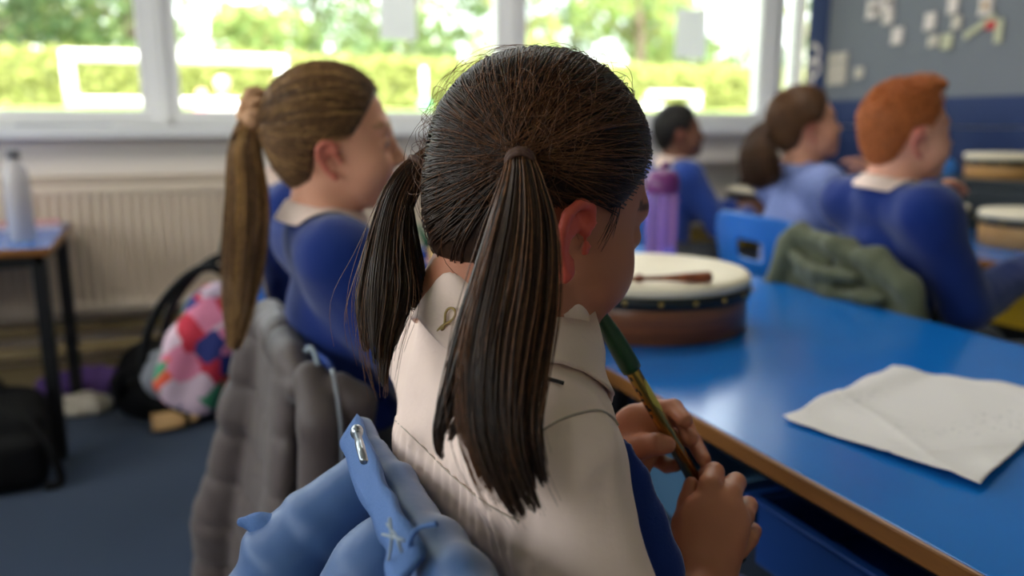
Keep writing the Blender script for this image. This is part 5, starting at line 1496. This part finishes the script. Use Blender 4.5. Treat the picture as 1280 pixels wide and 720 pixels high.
# ---- child behind the red haired boy: only an arm, cheek side and blue shirt show
H7 = (188., 5., 0.)
def build_pointing():
    C7_ = S(2.83, 2.56, .965); R = rot3(*H7); psi = math.radians(182)
    J = joints(C7_, R, psi, pel=(2.84, 2.56, .455), sho=.13, el=((.16, .17, -.2), (.16, -.17, -.2)), hands=((.3, .05, -.16), (.3, -.05, -.16)), kn=.30)
    J['elL'] = atd(1110, 236, 3.22); J['wrL'] = atd(1086, 209, 3.17); J['hdL'] = atd(1050, 192, 3.13) - J['wrL']; J['hnL'] = S(-.2, -.3, -.9); J['curl'] = .35
    root, R, C, f, l = child('child in light blue shirt across the far table raising a hand', C7_, H7, psi, J, (222, 158, 128), .008)
    M_sky = mat('sky_blue_cotton', (70, 136, 220), .85, bump=(300, .2))
    surf = jumper(J, f, l, root, M_sky, .009, .052, 53, C, R, name='shirt', wr=False, sl=.8)
    collar('shirt_collar', C, R, J['nb'] - S(0, 0, .004), f, l, M_shirt, root, rad=.052, hgt=.026, leaf=.036, surf=surf)
    part('trousers', sdf_mesh('trousers', garment_legs(J, f, l), J['pelvis'] - S(.55, .28, .45), J['pelvis'] + S(.3, .28, .15), .014), M_grey, root, world=True)
    shoes(J, f, l, root)
    short_hair(C, R, root, hairmat('mouse_hair', (120, 90, 62)), hairmat('mouse_hair_light', (140, 106, 74)), 1500, .014, 29, .007, 0.)
build_pointing()

# ---- small children playing outside, far out of focus
def outside_kid(px, py_top, d, hgt, top, lab, hairc, bottom):
    hd = atd(px, py_top, d); z0 = gz(hd[1]); hgt = hd[2] - z0; s = hgt / 1.2
    x, y = hd[0], hd[1]; o = thing('person', (x, y, z0), label=lab, cat='person', group=None)
    c = lambda a, b, z: S(x + a * s, y + b * s, z0 + z * s)
    body = [('U', ell(c(0, 0, 1.09), (.075 * s, .085 * s, .105 * s)), 0), ('U', cap(c(0, 0, 1.0), c(0, 0, .9), .04 * s), .03), ('U', ecap(c(0, 0, .62), c(0, 0, .85), .095 * s, .11 * s, (1, 0, 0), .7), .03)]
    for q in (-1, 1):
        body += [('U', chain([c(q * .12, 0, .88), c(q * .18, -.02, .68), c(q * .17, -.08, .50)], [.036 * s, .03 * s, .022 * s]), .02), ('U', ell(c(q * .17, -.1, .46), (.025 * s, .02 * s, .045 * s)), .01)]
        body += [('U', chain([c(q * .055, 0, .6), c(q * .065, -.01, .32), c(q * .065, .01, .05)], [.06 * s, .045 * s, .03 * s]), .02), ('U', cap(c(q * .065, 0, .03), c(q * .065, -.1, .025), .03 * s), .02)]
    lo, hi = bounds(c(0, 0, 0), c(0, 0, 1.2), pad=.28 * s)
    part('body', sdf_mesh('body', body, lo, hi, .02), mat('skin_far', (224, 170, 140), .6), o, world=True)
    t = [('U', ecap(c(0, 0, .60), c(0, 0, .86), .115 * s, .125 * s, (1, 0, 0), .75), 0)] + [('U', cap(c(q * .12, 0, .88), c(q * .165, -.01, .72), .05 * s, .048 * s), .02) for q in (-1, 1)]
    part('shirt', sdf_mesh('shirt', t, lo, hi, .02), mat('far_shirt', top, .8), o, world=True)
    b = [('U', chain([c(q * .055, 0, .62), c(q * .066, -.01, .36)], [.078 * s, .066 * s]), .03) for q in (-1, 1)]
    part('shorts', sdf_mesh('shorts', b, lo, hi, .02), mat('far_shorts', bottom, .8), o, world=True)
    hr = [('U', ell(c(0, .012, 1.115), (.084 * s, .09 * s, .1 * s)), 0), ('I', halfspace(c(0, -.03, 1.09), (0, -1, -.75)), .02)]
    part('hair', sdf_mesh('hair', hr, lo, hi, .02), mat('far_hair', hairc, .7), o, world=True)
outside_kid(277, 96, 7.6, 1.1, (250, 236, 238), 'small child in white top standing on the grass by the goal', (236, 200, 190), (240, 150, 160))
outside_kid(252, 112, 7.9, 1.0, (240, 150, 160), 'small child in pink top crouched left of the child in white', (240, 170, 150), (90, 120, 210))
outside_kid(345, 98, 8.6, 1.1, (224, 120, 100), 'small child in coral top on the grass right of the child in white', (150, 110, 90), (60, 70, 100))
outside_kid(578, 132, 9.5, 1.1, (240, 150, 160), 'small child in pink top far behind the front girls hair', (220, 150, 140), (240, 160, 170))

# ---------------------------------------------------------------- chairs
chair(.383, .575, 0, M_chair, 'blue chair under the pale blue coat that the whistle girl sits on', zb=.712, hw=.175)
chair(.392, 1.30, 0, M_chairnavy, 'royal blue chair under the brown puffer jacket that the blond girl sits on', zb=.68, hw=.18)
chair(1.635, 1.765, -.02, M_chair, 'bright blue chair with oblong hand hole below the dark ponytail', zb=.762, hw=.19)
chair(1.61, 1.372, -.04, M_chair, 'blue chair under the olive coat that the red haired boy sits on', zb=.70, hw=.18)
chair(1.93, 2.86, -.1, M_chair, 'blue chair of the dark haired boy by the window', zb=.74)
chair(.36, 2.06, 0, M_chair, 'blue chair behind the blond girl that the hidden child sits on', zb=.76)

# ---------------------------------------------------------------- coats over the chairs
M_coatb = mat('pale_blue_nylon', (58, 90, 140), .45, spec=.4, bump=(14, .25, .006), sheen=.3); M_coatd = mat('denim_blue_trim', (74, 106, 160), .8, bump=(500, .6, .0015)); M_lin = mat('dark_lining', (36, 54, 104), .8)
M_zip = mat('zip_metal', (170, 176, 184), .3, metal=.9); M_velcro = mat('worn_grey_blue', (140, 150, 160), .9, bump=(200, .6))
def blue_coat():
    A = atd; t = thing('coat', (.13, .60, 0), label='pale blue hooded coat draped over the whistle girls chair', cat='coat', group='coats on chairs')
    def onX(px, py, X=.142): d = A(px, py, 1) - CAM; return CAM + d * (X / d[0])
    top = [onX(453, 533), onX(470, 565), onX(493, 606), onX(519, 648), onX(546, 690), onX(576, 736), onX(610, 785)]
    it = [('U', chain(top, [.011, .014, .016, .018, .020, .022, .022], .01), 0)]
    for a, b in zip(top[:-1], top[1:]):
        m_ = (a + b) / 2
        it.append(('U', ecap(m_ + S(-.002, 0, -.03), m_ + S(-.012, 0, -.34), .026, .030, (0, 1, 0), .36), .012))
    wv, w2 = waves(61, 34, .006, (1, 1, .4)), waves(62, 110, .0026, (1, 1, .6))
    dsp = lambda P: wv(P) + w2(P)
    body = part('coat_body', sdf_mesh('coat_body', it, (-.15, .25, .25), (.40, .95, .80), .0050, dsp), M_coatb, t, world=True)
    # sleeve sticking out behind, with ring fold and cuff
    sl = [A(462, 600, .70), A(424, 640, .695), A(390, 672, .69), A(356, 706, .685), A(336, 745, .68), A(336, 745, .68) + S(-.005, 0, -.11)]
    it = [('U', chain(sl, [.028, .032, .034, .034, .033, .030], .01), 0)]
    ax = sl[3] - sl[0]; ax /= np.linalg.norm(ax)
    def d2(P):
        s_ = (P - sl[0]) @ ax
        return wv(P) * .6 + .0022 * np.exp(-((s_ - .065) / .006) ** 2) - .003 * np.exp(-((s_ - .080) / .012) ** 2) + .003 * np.sin(s_ * 160 + 30 * P[:, 0]) * np.exp(-((s_ - .1) / .06) ** 2)
    slv = part('sleeve', sdf_mesh('sleeve', it, *bounds(*sl, pad=.06), .004, d2), M_coatb, t, world=True)
    cf = [A(301, 652, .68), A(322, 652, .68), A(350, 658, .68), A(384, 664, .68)]
    it = [('U', chain(cf, [.005, .0065, .0075, .012], .006), 0), ('U', chain([A(330, 660, .68), A(340, 672, .68), A(348, 690, .68)], [.008, .012, .016], .01), .01)]
    part('cuff', sdf_mesh('cuff', it, *bounds(*cf, A(348, 690, .68), pad=.04), .0035, waves(5, 110, .0022)), M_coatd, slv, world=True)
    # second fold of sleeve in front of the panel
    s2 = [A(505, 665, .60), A(488, 685, .60), A(468, 712, .60), A(446, 755, .60), A(446, 755, .60) + S(-.004, 0, -.16)]
    part('sleeve', sdf_mesh('sleeve', [('U', chain(s2, [.02, .026, .03, .031, .028], .01), 0)], *bounds(*s2, pad=.05), .0045, lambda P: wv(P) * .5), M_coatb, t, world=True)
    # textured front hem with the zip along it
    bandp = catmull([onX(438, 536, .130), onX(448, 563, .126), onX(464, 604, .122), onX(483, 643, .118), onX(499, 677, .114), onX(512, 715, .112)], 26)
    V = []; Fs = []
    for i, p in enumerate(bandp):
        w_ = .0125 * (.75 + .25 * math.sin(i * .9) * .3 + .25)
        tt = bandp[min(i + 1, 25)] - bandp[max(i - 1, 0)]; tt /= np.linalg.norm(tt)
        sdv = np.cross(tt, _FW); sdv /= np.linalg.norm(sdv); sdv = sdv + _FW * .25
        for k in range(5):
            V.append(p + sdv * (k / 4 - .5) * 2 * w_ - _FW * (.004 * math.sin(math.pi * k / 4) + .002 * math.sin(i * 1.3 + k)))
    Q = np.array([(i * 5 + k, i * 5 + k + 1, i * 5 + k + 6, i * 5 + k + 5) for i in range(25) for k in range(4)])
    hem = part('front_hem', np_mesh('front_hem', np.array(V), Q), M_coatd, t, world=True, solid=.005)
    zp = [onX(446, 540, .118), onX(450, 557, .115), onX(455, 576, .112)]
    part('zip_pull', MB().tube(zp, [.0026, .0034, .003], 8).me('zip_pull', True), M_zip, hem, world=True)
    part('zip_slider', MB().ball(zp[0], (.005, .005, .006), 10, 7).me('zip_slider', True), M_zip, hem, world=True)
    for a, b in (((484, 655), (502, 690)), ((478, 668), (505, 676)), ((487, 648), (486, 700))):
        part('drawcord', MB().tube(catmull([onX(*a, .104), onX((a[0] + b[0]) / 2 + 3, (a[1] + b[1]) / 2, .102), onX(*b, .104)], 10), .0009, 6).me('drawcord', True), M_velcro, hem, world=True)
    # piping seam across the roll
    pp = [onX(513, 700, .116), onX(513, 676, .116), onX(524, 660, .120), onX(546, 655, .128)]
    part('piping', MB().tube(catmull(pp, 18), .0016, 6).me('piping', True), M_coatd, body, world=True)
blue_coat()

M_puff = mat('mole_brown_nylon', (80, 68, 66), .55, spec=.35, bump=(26, .35, .005), sheen=.2)
def puffer():
    A = atd; t = thing('puffer_jacket', (.10, 1.30, 0), label='mole brown quilted puffer jacket hanging over the blond girls chair', cat='coat', group='coats on chairs')
    zt = .672
    q = .092
    def puff(P):
        z = (P[:, 2] - .10) / q + .12 * np.sin(P[:, 1] * 11); s_ = np.abs((z % 1) - .5) * 2
        return .0065 * s_ ** 5 + .004 * np.exp(-((np.abs((P[:, 1] - 1.02) % .16 - .08)) / .004) ** 2)
    wv = waves(71, 20, .007, (1, 1, .5))
    it = []
    # back panel behind the chair, hanging from the chair top
    it.append(('U', chain([S(.155, 1.13, zt - .03), S(.150, 1.30, zt), S(.145, 1.43, zt - .015)], [.026, .028, .026], .02), 0))
    for y, b, x in ((1.19, .30, .11), (1.27, .16, .10), (1.35, .14, .09), (1.42, .16, .075)):
        it.append(('U', ecap(S(.145, y, zt - .03), S(x, y + .03, b), .050, .070, (0, 1, 0), .42), .03))
    it.append(('U', chain([S(.135, 1.43, .66), S(.10, 1.46, .50), S(.055, 1.52, .28), S(.04, 1.55, .14)], [.036, .044, .056, .056], .02), .02))   # sleeve at the back
    part('jacket_body', sdf_mesh('jacket_body', it, (-.08, 1.0, .03), (.28, 1.72, .83), .0065, lambda P: wv(P) + puff(P)), M_puff, t, world=True)
    # front flap with zip on the near side
    it = [('U', chain([S(.165, 1.12, zt - .02), S(.17, 1.085, .60), S(.16, 1.08, .42), S(.15, 1.09, .22)], [.028, .03, .034, .034], .02), 0),
          ('U', chain([S(.20, 1.10, zt - .03), S(.225, 1.09, .62), S(.22, 1.09, .45), S(.2, 1.1, .25)], [.022, .02, .02, .022], .02), .01)]
    fl = part('front_flap', sdf_mesh('front_flap', it, (.05, .98, .12), (.32, 1.22, .80), .006, lambda P: wv(P) * .8), M_puff, t, world=True)
    zp = catmull([S(.185, 1.062, .68), S(.190, 1.045, .60), S(.185, 1.035, .48), S(.178, 1.04, .36), S(.17, 1.05, .24)], 30)
    part('zip', MB().tube(zp, .003, 6).me('zip', True), M_zip, fl, world=True)
    part('hanging_loop', MB().tube(catmull([S(.165, 1.15, zt + .012), S(.17, 1.13, zt + .02), S(.175, 1.11, zt + .0)], 10), .004, 6).me('hanging_loop', True), M_velcro, t, world=True)
puffer()

M_olive = mat('olive_cotton', (84, 88, 66), .9, bump=(200, .35, .002), sheen=.15)
def olive():
    t = thing('coat', (1.40, 1.39, 0), label='olive green coat draped over the red haired boys chair', cat='coat', group='coats on chairs')
    zt = .745
    it = [('U', chain([S(1.385, 1.19, .60), S(1.38, 1.215, .665), S(1.375, 1.30, .705), S(1.372, 1.42, .728), S(1.376, 1.53, .742), S(1.385, 1.565, .72)], [.022, .024, .022, .022, .024, .026], .01), 0)]
    for y, z in ((1.22, .65), (1.30, .69), (1.38, .705), (1.46, .72), (1.54, .725)):
        it.append(('U', ecap(S(1.382, y, z), S(1.345 + .012 * math.sin(40 * y), y + .01, .38), .04, .05, (0, 1, 0), .34), .015))
    it.append(('U', chain([S(1.37, 1.555, .71), S(1.335, 1.58, .60), S(1.33, 1.59, .42)], [.024, .026, .026], .01), .012))
    it.append(('U', chain([S(1.350, 1.52, .690), S(1.335, 1.43, .668), S(1.345, 1.33, .672)], [.012, .016, .012], .01), .012))
    it.append(('U', chain([S(1.352, 1.50, .655), S(1.338, 1.38, .625), S(1.345, 1.25, .640)], [.012, .017, .012], .01), .012))
    wv, w2 = waves(81, 34, .010, (1, 1, .6)), waves(82, 85, .0035)
    part('coat_body', sdf_mesh('coat_body', it, (1.24, 1.10, .30), (1.48, 1.72, .82), .007, lambda P: wv(P) + w2(P)), M_olive, t, world=True)
olive()

# ================================================================== LIGHT, SKY, CAMERA
wd = bpy.data.worlds.new('sky'); SC.world = wd; wd.use_nodes = True
nt = wd.node_tree; bg = nt.nodes['Background']
sky = nt.nodes.new('ShaderNodeTexSky'); sky.sky_type = 'NISHITA'; sky.sun_disc = False; sky.sun_elevation = math.radians(48); sky.sun_rotation = math.radians(200)
sky.air_density = 1.0; sky.dust_density = 3.0
mxw = nt.nodes.new('ShaderNodeMix'); mxw.data_type = 'RGBA'; mxw.inputs[0].default_value = .62; mxw.inputs[7].default_value = (.50, .49, .465, 1)
gm = nt.nodes.new('ShaderNodeMix'); gm.data_type = 'RGBA'; gm.blend_type = 'MULTIPLY'; gm.inputs[0].default_value = 1; gm.inputs[7].default_value = (.09, .09, .09, 1)
nt.links.new(sky.outputs['Color'], gm.inputs[6]); nt.links.new(gm.outputs[2], mxw.inputs[6]); nt.links.new(mxw.outputs[2], bg.inputs['Color'])
bg.inputs['Strength'].default_value = 7.0
sun = bpy.data.lights.new('sun', 'SUN'); sun.energy = 6.5; sun.angle = .01; sun.color = (1, .95, .86)
so = bpy.data.objects.new('sun', sun); COL.objects.link(so); so.rotation_euler = (math.radians(42), 0, math.radians(-25))
# daylight portals just inside each window opening (they only steer sampling of the sky)
def portal(x0, x1, y, z0, z1, ry):
    li = bpy.data.lights.new('window_portal', 'AREA'); li.shape = 'RECTANGLE'; li.size = x1 - x0; li.size_y = z1 - z0; li.cycles.is_portal = True
    o = bpy.data.objects.new('window_portal', li); COL.objects.link(o); o.location = ((x0 + x1) / 2, y, (z0 + z1) / 2); o.rotation_euler = ry
portal(XL, XR, YW + .28, ZS, ZH, (-math.pi / 2, 0, 0))
portal(-2.3, 2.6, 0, 1.0, 2.35, (math.pi / 2, 0, math.pi / 2)); bpy.data.objects['window_portal.001'].location = (XL - .22, .15, 1.675); bpy.data.objects['window_portal.001'].rotation_euler = (0, -math.pi / 2, 0); bpy.data.objects['window_portal.001'].data.size = 1.35; bpy.data.objects['window_portal.001'].data.size_y = 4.9

cam = bpy.data.cameras.new('camera'); cam.sensor_width = 36; cam.lens = F / 1280 * 36; cam.clip_start = .05; cam.clip_end = 200
co = bpy.data.objects.new('camera', cam); COL.objects.link(co)
Mx = Matrix([[_R0[0], _UP[0], -_FW[0], CAM[0]], [_R0[1], _UP[1], -_FW[1], CAM[1]], [_R0[2], _UP[2], -_FW[2], CAM[2]], [0, 0, 0, 1]])
co.matrix_world = Mx
cam.dof.use_dof = True; cam.dof.focus_distance = .62; cam.dof.aperture_fstop = 3.1
SC.camera = co
vs = SC.view_settings; vs.view_transform = 'Standard'; vs.look = 'None'; vs.gamma = 1; vs.exposure = 1.05; vs.use_curve_mapping = False
